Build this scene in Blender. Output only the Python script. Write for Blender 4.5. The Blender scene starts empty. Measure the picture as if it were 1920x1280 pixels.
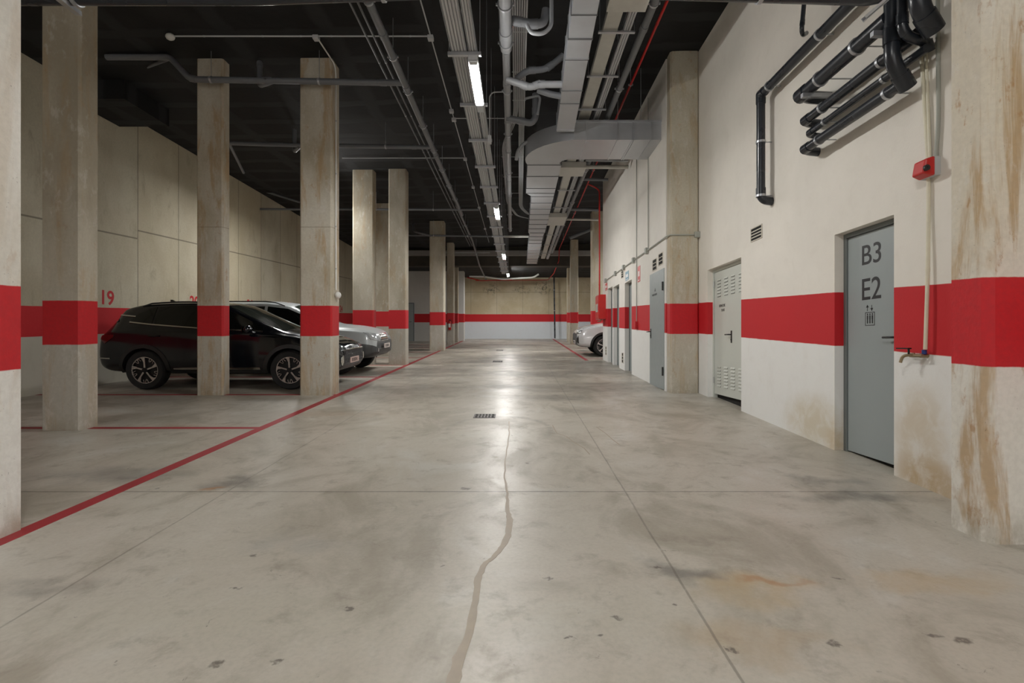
import bpy, bmesh, math, random
from mathutils import Vector, Matrix
from mathutils.bvhtree import BVHTree

random.seed(7)
SC = bpy.context.scene
COL = SC.collection
PI = math.pi

# ------------------------------------------------------------------ camera, world, exposure
CAM_H = 1.35
FL = 960.0            # focal length in pixels of the 1920 px frame
VPX, VPY = 971.0, 645.0
SLOPE = 0.053         # the garage floor climbs gently away from the camera
cd = bpy.data.cameras.new('camera')
cd.lens = 18.0; cd.sensor_width = 36.0
cd.shift_x = -11 / 1920.0; cd.shift_y = 5 / 1920.0
cd.clip_start = 0.05; cd.clip_end = 200
cam = bpy.data.objects.new('camera', cd); COL.objects.link(cam)
cam.location = (0, 0, CAM_H); cam.rotation_euler = (PI / 2, 0, 0)
SC.camera = cam
w = bpy.data.worlds.new('world'); SC.world = w; w.use_nodes = True
w.node_tree.nodes['Background'].inputs[0].default_value = (1, 0.98, 0.95, 1)
w.node_tree.nodes['Background'].inputs[1].default_value = 0.22
SC.view_settings.view_transform = 'Standard'
try: SC.view_settings.look = 'None'
except Exception: pass
SC.view_settings.gamma = 1.0
SC.view_settings.use_curve_mapping = False
SC.view_settings.exposure = 2.55
TUBE_POWER = 62.0

def P(px, py, Y):
    return Vector(((px - VPX) / FL * Y, Y, CAM_H + (VPY - py) / FL * Y))
def F(px, py):                       # floor point
    Y = CAM_H * FL / (py - VPY + SLOPE * FL)
    return Vector(((px - VPX) / FL * Y, Y, SLOPE * Y))
def fz(y): return SLOPE * y
def cz(x):                           # ceiling height
    pts = [(-13, 6.22), (-8.35, 6.25), (-3.4, 6.28), (3.2, 6.55), (10, 6.7)]
    for (a, za), (b, zb) in zip(pts, pts[1:]):
        if x <= b: return za + (zb - za) * (x - a) / (b - a)
    return 6.7

# ------------------------------------------------------------------ node helpers
class NT:
    def __init__(s, name):
        s.m = bpy.data.materials.new(name); s.m.use_nodes = True
        s.t = s.m.node_tree; s.n = s.t.nodes; s.l = s.t.links
        s.b = s.n['Principled BSDF']
        s.pos = s.n.new('ShaderNodeNewGeometry').outputs['Position']
        s.sep = s.n.new('ShaderNodeSeparateXYZ'); s.l.new(s.pos, s.sep.inputs[0])
        s.X, s.Y, s.Z = s.sep.outputs
    def put(s, sock, v):
        if isinstance(v, bpy.types.NodeSocket): s.l.new(v, sock)
        elif v is not None:
            if isinstance(v, (tuple, list)) and len(v) == 3 and sock.type == 'RGBA': v = (*v, 1)
            sock.default_value = v
    def math(s, op, a, b=None, c=None, clamp=False):
        n = s.n.new('ShaderNodeMath'); n.operation = op; n.use_clamp = clamp
        s.put(n.inputs[0], a); s.put(n.inputs[1], b); s.put(n.inputs[2], c)
        return n.outputs[0]
    def vmath(s, op, a, b=None):
        n = s.n.new('ShaderNodeVectorMath'); n.operation = op
        s.put(n.inputs[0], a); s.put(n.inputs[1], b)
        return n.outputs['Value'] if op == 'LENGTH' else n.outputs[0]
    def noise(s, scale, detail=3, rough=.55, stretch=(1, 1, 1), off=(0, 0, 0), dist=0):
        v = s.vmath('ADD', s.vmath('MULTIPLY', s.pos, stretch), off)
        n = s.n.new('ShaderNodeTexNoise')
        s.l.new(v, n.inputs['Vector']); n.inputs['Scale'].default_value = scale
        n.inputs['Detail'].default_value = detail; n.inputs['Roughness'].default_value = rough
        n.inputs['Distortion'].default_value = dist
        return n.outputs['Fac']
    def ramp(s, f, a, b, lo=0., hi=1.):
        n = s.n.new('ShaderNodeMapRange'); n.interpolation_type = 'SMOOTHSTEP'
        s.put(n.inputs[0], f); n.inputs[1].default_value = a; n.inputs[2].default_value = b
        n.inputs[3].default_value = lo; n.inputs[4].default_value = hi
        return n.outputs[0]
    def mix(s, f, a, b, mode='MIX'):
        n = s.n.new('ShaderNodeMix'); n.data_type = 'RGBA'; n.blend_type = mode
        s.put(n.inputs[0], f); s.put(n.inputs[6], a); s.put(n.inputs[7], b)
        return n.outputs[2]
    def line(s, coord, period, off, w):      # 1 on periodic thin lines
        d = s.math('PINGPONG', s.math('SUBTRACT', coord, off), period / 2)
        return s.math('SUBTRACT', 1.0, s.ramp(d, w * .4, w))
    def at(s, coord, c, w):                  # 1 near coord == c
        d = s.math('ABSOLUTE', s.math('SUBTRACT', coord, c))
        return s.math('SUBTRACT', 1.0, s.ramp(d, w * .4, w))
    def band(s, coord, lo, hi, e=.004):
        return s.math('MULTIPLY', s.ramp(coord, lo - e, lo + e), s.math('SUBTRACT', 1.0, s.ramp(coord, hi - e, hi + e)))
    def blob(s, c, r, warp=None, lo=.35, hi=1.0):
        p = s.pos if warp is None else warp
        v = s.vmath('MULTIPLY', s.vmath('SUBTRACT', p, c), tuple(1 / k for k in r))
        return s.math('SUBTRACT', 1.0, s.ramp(s.vmath('LENGTH', v), lo, hi))
    def bump(s, h, strength=.3, dist=.01):
        n = s.n.new('ShaderNodeBump'); n.inputs['Strength'].default_value = strength
        n.inputs['Distance'].default_value = dist
        s.l.new(h, n.inputs['Height']); s.l.new(n.outputs[0], s.b.inputs['Normal'])
    def done(s, col, rough=.8, metal=0.):
        s.put(s.b.inputs['Base Color'], col); s.put(s.b.inputs['Roughness'], rough)
        s.b.inputs['Metallic'].default_value = metal
        return s.m

def simple(name, col, rough=.5, metal=0., var=.12, scale=9., coat=0.):
    t = NT(name)
    f = t.noise(scale, 3)
    a = tuple(c * (1 - var) for c in col); b = tuple(min(1, c * (1 + var)) for c in col)
    t.done(t.mix(f, a, b), t.ramp(f, 0.2, .8, max(0.02, rough - .06), min(1, rough + .06)), metal)
    if coat: t.b.inputs['Coat Weight'].default_value = coat; t.b.inputs['Coat Roughness'].default_value = .05
    return t.m

RED = (.53, .008, .014)
def concrete(name, lo, hi, base=(.46, .42, .34), light=(.60, .57, .51), ochre=.35, low=(.54, .52, .47), oz=(0, 0, 0), band=True, horiz=None):
    t = NT(name)
    n1 = t.noise(1.1, 5, .6, (1, 1, .45), oz)
    n2 = t.noise(3.2, 5, .65, (1.3, 1.3, .22), oz, .5)
    n3 = t.noise(30, 3, .6)
    n4 = t.noise(7, 6, .7, (1, 1, .5), oz)
    col = t.mix(t.ramp(n1, .35, .65), base, light)
    s = t.math('SUBTRACT', t.Z, t.math('MULTIPLY', t.Y, SLOPE))
    col = t.mix(t.math('MULTIPLY', t.math('SUBTRACT', 1.0, t.ramp(s, lo - .05, hi + .3)), .75), col, low)
    col = t.mix(t.math('MULTIPLY', t.ramp(n2, .50, .64), ochre), col, (.40, .24, .085))
    col = t.mix(t.math('MULTIPLY', t.ramp(n4, .58, .68), ochre * .9), col, (.38, .19, .06))
    col = t.mix(t.math('MULTIPLY', t.ramp(n4, .45, .33), .3), col, (.70, .68, .64))
    col = t.mix(t.ramp(n3, .3, .7, 0, .12), col, (.2, .18, .15))
    pits = t.ramp(t.noise(75, 2, .5), .71, .75)
    col = t.mix(t.math('MULTIPLY', pits, .5), col, (.1, .09, .075))
    foot = t.math('MULTIPLY', t.math('SUBTRACT', 1.0, t.ramp(s, 0.0, .28)), t.ramp(n4, .35, .6, 0, .55))
    col = t.mix(foot, col, (.30, .26, .19))
    if horiz:
        col = t.mix(t.math('MULTIPLY', t.at(s, horiz, .012), .5), col, (.25, .2, .13))
    if band:
        sw = t.math('ADD', s, t.math('MULTIPLY', t.math('SUBTRACT', n4, .5), .012))
        rd = t.mix(t.ramp(n3, .3, .7), RED, (.47, .009, .015))
        col = t.mix(t.band(sw, lo, hi), col, rd)
    t.bump(t.math('ADD', n3, t.math('MULTIPLY', n4, 2)), .25, .01)
    return t.done(col, .72)

M = {}
M['col_clean'] = concrete('column_concrete', 1.02, 1.545, base=(.35, .305, .225), light=(.50, .46, .37), ochre=.25, low=(.45, .43, .38))
M['col_rust'] = concrete('rust_marked_column_concrete', 1.02, 1.545, base=(.43, .375, .275), light=(.60, .56, .47), ochre=.55, oz=(3.3, 1.7, 4), low=(.5, .48, .42), horiz=2.9)
M['col_white'] = concrete('pale_column_concrete', 1.02, 1.545, base=(.66, .63, .56), light=(.78, .76, .71), ochre=.22, low=(.78, .77, .74), oz=(8, 2, 1))
M['col_right'] = concrete('stained_column_concrete', 1.053, 1.588, base=(.64, .58, .47), light=(.76, .72, .65), ochre=.75, low=(.72, .70, .65), oz=(5.1, .6, 2.2))
M['col_rmid'] = concrete('right_pier_concrete', 1.05, 1.587, base=(.40, .36, .27), light=(.52, .48, .38), ochre=.35, low=(.50, .46, .38), oz=(1, 6, 3))

def left_wall_mat():
    t = NT('cast_wall_concrete')
    s = t.math('SUBTRACT', t.Z, t.math('MULTIPLY', t.Y, SLOPE))
    n1 = t.noise(.8, 5, .6, (1, 1, .6)); n2 = t.noise(4, 6, .65, (1, 1, .35), dist=.4); n3 = t.noise(28, 3)
    cell = t.math('FLOOR', t.math('DIVIDE', t.math('SUBTRACT', t.Y, 11.25), 1.35))
    wn = t.n.new('ShaderNodeTexWhiteNoise'); wn.noise_dimensions = '1D'; t.l.new(cell, wn.inputs['W'])
    col = t.mix(t.ramp(n1, .35, .65), (.46, .41, .30), (.58, .54, .42))
    col = t.mix(t.math('MULTIPLY', wn.outputs[0], .4), col, (.60, .51, .33))
    col = t.mix(t.ramp(n2, .55, .75, 0, .55), col, (.30, .25, .17))
    col = t.mix(t.ramp(n3, .3, .7, 0, .12), col, (.2, .18, .15))
    col = t.mix(t.math('MULTIPLY', t.line(t.Y, 1.35, 11.25, .016), .75), col, (.13, .11, .08))
    off = t.math('MULTIPLY', t.math('SUBTRACT', 1.0, t.ramp(t.Y, 11.23, 11.25)), -.18)
    col = t.mix(t.math('MULTIPLY', t.at(t.math('SUBTRACT', s, off), 3.25, .022), .75), col, (.13, .11, .08))
    low = t.mix(t.ramp(n2, .5, .75, 0, .35), (.54, .51, .43), (.40, .36, .28))
    col = t.mix(t.math('SUBTRACT', 1.0, t.ramp(s, 1.01, 1.02)), col, low)
    sw = t.math('ADD', s, t.math('MULTIPLY', t.math('SUBTRACT', n2, .5), .01))
    col = t.mix(t.band(sw, 1.01, 1.54), col, RED)
    t.bump(n3, .2, .01)
    return t.done(col, .75)
M['wall_left'] = left_wall_mat()

def plaster_mat(name, lo, hi, up=(.82, .78, .71), dn=(.80, .80, .78), stains=(), concrete_above=False, mold=()):
    t = NT(name)
    s = t.math('SUBTRACT', t.Z, t.math('MULTIPLY', t.Y, SLOPE))
    n1 = t.noise(.9, 4, .6); n2 = t.noise(5, 6, .65, dist=.5); n3 = t.noise(60, 3)
    if concrete_above:
        upc = t.mix(t.ramp(n1, .35, .65), (.50, .42, .27), (.60, .53, .38))
        upc = t.mix(t.ramp(n2, .55, .75, 0, .5), upc, (.36, .29, .18))
        upc = t.mix(t.math('MULTIPLY', t.line(t.X, 1.6, .3, .02), .5), upc, (.2, .16, .1))
        upc = t.mix(t.math('MULTIPLY', t.at(t.Z, 4.55, .02), .6), upc, (.2, .16, .1))
    else:
        upc = t.mix(t.ramp(n1, .3, .7), up, tuple(c * .93 for c in up))
    col = t.mix(t.ramp(s, lo - .01, lo), dn, upc)
    col = t.mix(t.ramp(n2, .45, .8, 0, .12), col, (.5, .45, .36))
    warp = t.vmath('ADD', t.pos, t.vmath('MULTIPLY', t.vmath('SUBTRACT', t.n.new('ShaderNodeTexNoise').outputs['Color'], (.5, .5, .5)), (.0, .25, .25)))
    for c, r, cc, a in stains:
        f = t.math('MULTIPLY', t.blob(c, r, warp, .3, 1.0), t.ramp(n2, .3, .6, a * .45, a))
        col = t.mix(f, col, cc)
    for c, r in mold:
        f = t.math('MULTIPLY', t.blob(c, r, None, .2, 1.0), t.ramp(t.noise(5, 4, .7), .48, .6, 0, .8))
        col = t.mix(f, col, (.10, .10, .075))
    sw = t.math('ADD', s, t.math('MULTIPLY', t.math('SUBTRACT', n2, .5), .01))
    col = t.mix(t.band(sw, lo, hi), col, RED)
    t.bump(t.math('ADD', n3, t.math('MULTIPLY', n1, 4)), .12, .008)
    return t.done(col, .7)
OC = (.50, .36, .17)
M['wall_right'] = plaster_mat('cream_plaster', 1.058, 1.60, stains=[
    ((3.2, 5.55, .45), (1, .75, .42), (.55, .45, .27), .6), ((3.2, 5.05, .30), (1, .35, .30), OC, .6),
    ((3.2, 4.05, .55), (1, .42, .62), OC, .5), ((3.2, 3.9, .22), (1, .6, .3), (.42, .27, .10), .7)])
M['wall_right2'] = plaster_mat('white_plaster', 1.06, 1.60, up=(.80, .77, .71))
M['wall_far'] = plaster_mat('far_wall_paint', 1.06, 1.52, concrete_above=True, dn=(.66, .70, .74),
    mold=[((-1.6, 31.6, 4.75), (.8, 3, .45)), ((.25, 31.6, 4.7), (.75, 3, .35)), ((1.6, 31.6, 4.85), (.9, 3, .6)), ((5, 31.6, 5.0), (.9, 3, .35))])
M['wall_back'] = plaster_mat('left_end_wall_paint', 1.05, 1.53, up=(.62, .61, .58), dn=(.60, .60, .58))

def floor_mat():
    t = NT('polished_concrete_floor')
    n0 = t.noise(.35, 4, .6, (1, .7, 1)); n1 = t.noise(1.3, 6, .62, (1, .75, 1), dist=.6)
    n2 = t.noise(5, 6, .7, dist=.3); n3 = t.noise(45, 3, .6); n5 = t.noise(.55, 5, .65, (.7, 1.6, 1), (9, 4, 0))
    col = t.mix(t.ramp(n0, .35, .65), (.435, .40, .335), (.475, .445, .385))
    col = t.mix(t.ramp(n1, .46, .66, 0, .8), col, (.30, .27, .215))
    col = t.mix(t.ramp(n1, .46, .30, 0, .6), col, (.55, .54, .50))
    col = t.mix(t.ramp(n2, .52, .72, 0, .5), col, (.25, .22, .175))
    col = t.mix(t.ramp(n2, .42, .2, 0, .35), col, (.60, .58, .53))
    col = t.mix(t.ramp(n3, .35, .75, 0, .14), col, (.16, .145, .12))
    # tyre grime is heavier further up the aisle
    far = t.ramp(t.Y, 5.5, 13)
    g = t.math('MULTIPLY', t.math('MULTIPLY', t.ramp(n5, .42, .58), far), .72)
    col = t.mix(g, col, (.15, .135, .115))
    spots = t.math('MULTIPLY', t.ramp(t.noise(9, 5, .75, off=(3, 1, 0), dist=.8), .66, .72), .7)
    col = t.mix(spots, col, (.12, .105, .09))
    wn = t.n.new('ShaderNodeTexNoise'); wn.inputs['Scale'].default_value = 3.5; wn.inputs['Detail'].default_value = 5
    t.l.new(t.pos, wn.inputs['Vector'])
    warp = t.vmath('ADD', t.pos, t.vmath('MULTIPLY', t.vmath('SUBTRACT', wn.outputs['Color'], (.5, .5, .5)), (.55, .55, 0)))
    sn = t.n.new('ShaderNodeTexNoise'); sn.inputs['Scale'].default_value = 28; sn.inputs['Detail'].default_value = 3; t.l.new(t.pos, sn.inputs['Vector'])
    swarp = t.vmath('ADD', t.pos, t.vmath('MULTIPLY', t.vmath('SUBTRACT', sn.outputs['Color'], (.5, .5, .5)), (.10, .07, 0)))
    def b(px, py, rx, ry, cc, a, hard=.2):
        nonlocal col
        c = F(px, py)
        f = t.math('MULTIPLY', t.blob((c.x, c.y, c.z), (rx, ry, 5), warp, hard, 1.0), t.ramp(n2, .3, .6, a * .5, a))
        col = t.mix(f, col, cc)
    DK = (.13, .12, .105); OCH = (.42, .31, .17); RU = (.33, .16, .06)
    b(1620, 930, .75, .22, DK, .75); b(1560, 905, .5, .2, DK, .6); b(440, 905, .30, .3, DK, .8)
    b(400, 916, .14, .06, RU, .9); b(200, 890, .9, .3, (.2, .19, .17), .7); b(90, 1100, .35, .12, DK, .45)
    b(1290, 1070, .30, .12, DK, .7); b(1390, 1100, .45, .2, OCH, .6); b(1440, 1095, .22, .06, RU, .6)
    b(1250, 1060, .2, .12, (.2, .19, .17), .7)
    b(1420, 1200, .5, .14, (.38, .29, .19), .5); b(1750, 1090, .5, .16, OCH, .5); b(1280, 780, .5, .35, (.28, .24, .18), .5)
    b(1060, 745, .7, .5, DK, .5); b(1100, 770, .6, .3, (.2, .18, .15), .45); b(780, 690, 1.0, .9, DK, .55)
    b(1045, 700, .9, 1.2, DK, .5); b(560, 1020, .5, .2, (.3, .3, .29), .3); b(1000, 640, 3, 2.5, (.2, .18, .16), .6)
    b(340, 800, .6, .1, (.3, .18, .1), .4); b(620, 775, 1.2, .25, (.3, .2, .12), .35)
    for px, py, r in ((653, 1142, .022), (1572, 1084, .028), (1563, 1206, .03), (1127, 1191, .02), (872, 916, .05), (1750, 1190, .03),
                      (1805, 1200, .04), (1266, 1132, .02), (1232, 1063, .025), (404, 1246, .03), (1371, 1218, .025), (1029, 1084, .022),
                      (476, 1040, .03), (440, 1102, .025), (1020, 765, .03), (990, 868, .03), (1070, 1195, .02), (1160, 1158, .03), (520, 1240, .025)):
        c = F(px, py)
        f = t.blob((c.x, c.y, c.z), (r * 1.15, r * .8, 5), warp=swarp, lo=.3, hi=1.0)
        col = t.mix(t.math('MULTIPLY', f, t.ramp(n3, .3, .5, .3, .85)), col, (.10, .085, .07))
    # drain halo
    c = F(925, 850)
    d = t.vmath('LENGTH', t.vmath('MULTIPLY', t.vmath('SUBTRACT', t.pos, (-.22, 6.15, 0)), (1 / .62, 1 / .8, 0)))
    ring = t.math('MULTIPLY', t.math('MULTIPLY', t.band(d, .93, 1.05, .05), t.ramp(t.Y, 5.3, 6.2)), t.ramp(n2, .35, .6, .15, .7))
    col = t.mix(ring, col, (.24, .22, .18))
    # saw joints
    wob = t.math('MULTIPLY', t.math('SUBTRACT', n1, .5), .03)
    jx = t.math('ADD', t.X, wob); jy = t.math('ADD', t.Y, wob)
    j = t.math('MAXIMUM', t.math('MULTIPLY', t.at(jx, .83, .009), .55), t.math('MULTIPLY', t.at(jx, -2.25, .009), .5))
    j = t.math('MAXIMUM', j, t.math('MULTIPLY', t.at(jy, 3.96, .011), .8))
    j = t.math('MAXIMUM', j, t.math('MULTIPLY', t.line(t.Y, 9.0, 3.96, .012), .5))
    j = t.math('MULTIPLY', j, t.ramp(n2, .3, .5, .35, 1))
    col = t.mix(j, col, (.12, .105, .085))
    rough = t.ramp(n1, .3, .7, .30, .44)
    rough = t.math('ADD', rough, t.math('MULTIPLY', t.ramp(n2, .5, .8), .15))
    t.bump(t.math('SUBTRACT', t.math('ADD', n3, t.math('MULTIPLY', n2, .6)), t.math('MULTIPLY', j, 2)), .06, .006)
    t.b.inputs['Specular IOR Level'].default_value = .5
    return t.done(col, rough)
M['floor'] = floor_mat()

def ceiling_mat():
    t = NT('black_painted_ceiling')
    n1 = t.noise(1.2, 4, .6, dist=.4); n2 = t.noise(6, 5, .6)
    wx = t.math('ADD', t.X, t.math('MULTIPLY', t.math('SUBTRACT', n1, .5), .25))
    wy = t.math('ADD', t.Y, t.math('MULTIPLY', t.math('SUBTRACT', n1, .5), .2))
    g = t.math('MAXIMUM', t.line(wx, 1.6, .2, .19), t.line(wy, .80, .1, .15))
    solid = t.math('MULTIPLY', t.ramp(t.noise(.28, 2, .5), .54, .60), .8)
    g = t.math('MAXIMUM', g, solid)
    col = t.mix(g, (.0006, .0006, .0007), (.0135, .0142, .0155))
    col = t.mix(t.ramp(n2, .45, .8, 0, .15), col, (.016, .017, .018))
    t.bump(t.math('ADD', g, n2), .3, .02)
    return t.done(col, .8)
M['ceiling'] = ceiling_mat()
M['beam_light'] = simple('light_grey_beam', (.30, .29, .275), .7)  # plain light grey tone
M['beam_dark'] = simple('dark_mottled_beam', (.055, .048, .038), .8, var=.5, scale=3)  # dark tone, uneven by noise

M['black_paint'] = simple('black_paint', (.008, .008, .008), .6)
M['galv'] = simple('galvanised_steel', (.50, .515, .54), .36, .75, .2, 6)
M['duct'] = simple('duct_sheet_metal', (.47, .485, .51), .34, .6, .15, 3)
M['seam'] = simple('duct_seam_steel', (.16, .16, .165), .5, .5)
M['pvc'] = simple('grey_pvc', (.155, .162, .175), .38)
M['pvc_light'] = simple('light_grey_pvc', (.30, .31, .325), .36)
M['pvc_dark'] = simple('charcoal_pvc', (.020, .024, .031), .28, var=.05, scale=2)
M['conduit'] = simple('pale_grey_conduit', (.52, .53, .545), .5, var=.03, scale=2)
M['cream'] = simple('cream_conduit', (.72, .68, .54), .45)
M['wallconduit'] = simple('grey_green_conduit', (.36, .37, .33), .5)
M['tray'] = simple('cream_trunking', (.52, .51, .47), .5)
M['red'] = simple('red_pipe_paint', (.55, .018, .015), .38)
M['redline'] = simple('dull_red_floor_paint', (.30, .022, .028), .6, var=.3, scale=5)
M['door'] = simple('blue_grey_door_paint', (.30, .335, .335), .42, var=.04)
M['doorframe'] = simple('dark_grey_frame_paint', (.17, .19, .19), .45, var=.05)
M['doorwhite'] = simple('off_white_door_paint', (.58, .60, .55), .45, var=.04)
M['black'] = simple('black_plastic', (.012, .012, .012), .4)
M['ink'] = simple('black_lettering', (.012, .012, .014), .5)
M['void'] = simple('dark_gap_shade', (.01, .009, .008), .9)  # near-black colour stands in for shade in gaps, slots and openings
M['steel'] = simple('brushed_steel', (.45, .45, .44), .35, .8)
M['brass'] = simple('aged_brass', (.35, .28, .18), .35, .9)
M['bluecap'] = simple('blue_plastic', (.02, .05, .22), .4)
M['white'] = simple('white_plastic', (.75, .75, .73), .4, var=.04)
M['filler'] = simple('brown_crack_filler', (.345, .29, .225), .5, var=.15, scale=14)
M['vent'] = simple('vent_cream', (.62, .58, .50), .6, var=.06)
M['signblue'] = simple('blue_sign', (.12, .28, .38), .4)
M['signgreen'] = simple('green_sign', (.02, .22, .13), .4)
M['number'] = simple('red_number_paint', (.50, .012, .020), .6)
M['iron'] = simple('cast_iron', (.13, .12, .115), .5, .5, .3)
t = NT('lamp_diffuser'); t.b.inputs['Emission Color'].default_value = (1, .985, .95, 1)
t.b.inputs['Emission Strength'].default_value = TUBE_POWER; M['lamp'] = t.done((.9, .9, .9), .4)
t = NT('clear_lens'); t.b.inputs['Transmission Weight'].default_value = .0; M['lens'] = t.done((.55, .58, .6), .08, .3)
# cars
M['car_black'] = simple('black_car_paint', (.004, .005, .0075), .14, 0, .1, 3, coat=.25)
M['car_silver'] = simple('silver_car_paint', (.46, .49, .50), .35, .1, .05, 3, coat=.4)
M['car_white'] = simple('white_car_paint', (.66, .67, .68), .25, 0, .03, 3, coat=.8)
M['bumper_grey'] = simple('dark_grey_bumper', (.075, .078, .08), .4, .1)
M['rubber'] = simple('tyre_rubber', (.010, .010, .010), .75)
M['rim_dark'] = simple('dark_rim', (.012, .012, .013), .35, .4)
M['rim_bright'] = simple('machined_alloy', (.55, .50, .48), .25, .8)
M['chrome'] = simple('satin_chrome', (.60, .59, .56), .18, 1)
M['tint'] = simple('dark_tinted_glass', (.004, .005, .004), .04, 0, .1, 2)
M['screen'] = simple('windscreen_glass', (.045, .055, .045), .04, 0, .1, 2, coat=1)
M['lampglass'] = simple('headlight_glass', (.13, .14, .145), .12, .5, .5, 25, coat=.6)
M['lampclear'] = simple('clear_headlight', (.42, .44, .45), .15, .3, .45, 22, coat=.8)
M['tail'] = simple('tail_lamp_red', (.08, .003, .004), .15, 0, .1, coat=1)
M['plate'] = simple('number_plate_white', (.62, .55, .52), .5, var=.05)
M['platepink'] = simple('number_plate_pale', (.55, .40, .36), .5, var=.05)

# ------------------------------------------------------------------ mesh helpers
class MB:
    def __init__(s): s.v = []; s.f = []; s.mi = []; s.k = 0
    def add(s, vs, fs):
        o = len(s.v); s.v += [Vector(v) for v in vs]
        for f in fs: s.f.append([i + o for i in f]); s.mi.append(s.k)
        return s
    def box(s, x0, y0, z0, x1, y1, z1):
        v = [(x, y, z) for z in (z0, z1) for y in (y0, y1) for x in (x0, x1)]
        return s.add(v, [(0, 2, 3, 1), (4, 5, 7, 6), (0, 1, 5, 4), (2, 6, 7, 3), (0, 4, 6, 2), (1, 3, 7, 5)])
    def hexa(s, lo, hi):    # two rings of 4 points
        return s.add(list(lo) + list(hi), [(3, 2, 1, 0), (4, 5, 6, 7), (0, 1, 5, 4), (1, 2, 6, 5), (2, 3, 7, 6), (3, 0, 4, 7)])
    def prism(s, poly, a, b, axis='z'):
        n = len(poly)
        def mk(p, t):
            return {'z': (p[0], p[1], t), 'x': (t, p[0], p[1]), 'y': (p[0], t, p[1])}[axis]
        vs = [mk(p, a) for p in poly] + [mk(p, b) for p in poly]
        fs = [tuple(range(n))[::-1], tuple(range(n, 2 * n))] + [(i, (i + 1) % n, (i + 1) % n + n, i + n) for i in range(n)]
        return s.add(vs, fs)
    def tube(s, pts, r, seg=12, cap=True):
        pts = [Vector(p) for p in pts]; n = len(pts)
        rs = r if isinstance(r, (list, tuple)) else [r] * n
        up = None; rings = []
        for i, p in enumerate(pts):
            t = (pts[min(i + 1, n - 1)] - pts[max(i - 1, 0)]).normalized()
            if up is None:
                up = Vector((0, 0, 1)) if abs(t.z) < .9 else Vector((1, 0, 0))
            a = up - t * up.dot(t)
            if a.length < 1e-5: a = t.orthogonal()
            a.normalize(); up = a; b = t.cross(a)
            rings.append([p + (a * math.cos(2 * PI * k / seg) + b * math.sin(2 * PI * k / seg)) * rs[i] for k in range(seg)])
        vs = [v for R in rings for v in R]; fs = []
        for i in range(n - 1):
            for k in range(seg):
                k2 = (k + 1) % seg
                fs.append((i * seg + k, i * seg + k2, (i + 1) * seg + k2, (i + 1) * seg + k))
        if cap: fs += [tuple(range(seg))[::-1], tuple(range((n - 1) * seg, n * seg))]
        return s.add(vs, fs)
    def ring(s, c, axis, r0, r1, h, seg=24):
        c = Vector(c); ax = Vector(axis).normalized(); a = ax.orthogonal().normalized(); b = ax.cross(a)
        vs = []
        for (r, t) in ((r0, -h / 2), (r1, -h / 2), (r1, h / 2), (r0, h / 2)):
            vs += [c + ax * t + (a * math.cos(2 * PI * k / seg) + b * math.sin(2 * PI * k / seg)) * r for k in range(seg)]
        fs = []
        for q in range(4):
            q2 = (q + 1) % 4
            for k in range(seg):
                k2 = (k + 1) % seg
                fs.append((q * seg + k, q * seg + k2, q2 * seg + k2, q2 * seg + k))
        return s.add(vs, fs)
    def sphere(s, c, r, seg=14, sx=1, sy=1, sz=1):
        c = Vector(c); vs = []; fs = []; n = seg // 2
        for i in range(n + 1):
            for k in range(seg):
                th = PI * i / n; ph = 2 * PI * k / seg
                vs.append(c + Vector((r * sx * math.sin(th) * math.cos(ph), r * sy * math.sin(th) * math.sin(ph), r * sz * math.cos(th))))
        for i in range(n):
            for k in range(seg):
                k2 = (k + 1) % seg
                fs.append((i * seg + k, (i + 1) * seg + k, (i + 1) * seg + k2, i * seg + k2))
        return s.add(vs, fs)
    def mesh(s, name, mats):
        me = bpy.data.meshes.new(name); me.from_pydata([tuple(v) for v in s.v], [], s.f)
        for m in mats: me.materials.append(m)
        if len(mats) > 1: me.polygons.foreach_set('material_index', s.mi)
        bm = bmesh.new(); bm.from_mesh(me); bmesh.ops.remove_doubles(bm, verts=bm.verts, dist=1e-6)
        bmesh.ops.recalc_face_normals(bm, faces=bm.faces); bm.to_mesh(me); bm.free()
        return me

ORG = {}
def empty(name, loc, label=None, cat=None, group=None, kind=None):
    o = bpy.data.objects.new(name, None); COL.objects.link(o); o.location = loc
    o.empty_display_size = .1; tag(o, label, cat, group, kind); ORG[o.name] = Vector(loc)
    return o
def tag(o, label=None, cat=None, group=None, kind=None):
    if label: o['label'] = label
    if cat: o['category'] = cat
    if group: o['group'] = group
    if kind or cat: o['kind'] = kind or 'thing'
    return o
def build(mb, name, m, parent=None, label=None, cat=None, group=None, kind=None, smooth=False, bevel=0, local=False, keep0=False):
    """Verts are given in world space (local=True: in the parent's own space)."""
    mats = m if isinstance(m, (list, tuple)) else [m]
    mats = [M[x] if isinstance(x, str) else x for x in mats]
    me = mb.mesh(name, mats)
    o = bpy.data.objects.new(name, me); COL.objects.link(o)
    if parent is not None:
        o.parent = parent
        if not local:
            org = ORG.get(parent.name, Vector((0, 0, 0)))
            me.transform(Matrix.Translation(-org))
        ORG[o.name] = ORG.get(parent.name, Vector((0, 0, 0)))
    elif not local and not keep0:
        xs = [v.co.x for v in me.vertices]; ys = [v.co.y for v in me.vertices]; zs = [v.co.z for v in me.vertices]
        org = Vector(((min(xs) + max(xs)) / 2, (min(ys) + max(ys)) / 2, min(zs)))
        me.transform(Matrix.Translation(-org)); o.location = org; ORG[o.name] = org
    if smooth:
        for p in me.polygons: p.use_smooth = True
        try: me.set_sharp_from_angle(angle=math.radians(40))
        except Exception: pass
    if bevel:
        b = o.modifiers.new('bevel', 'BEVEL'); b.width = bevel; b.segments = 2; b.limit_method = 'ANGLE'
        b.harden_normals = False
    tag(o, label, cat, group, kind)
    return o

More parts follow.
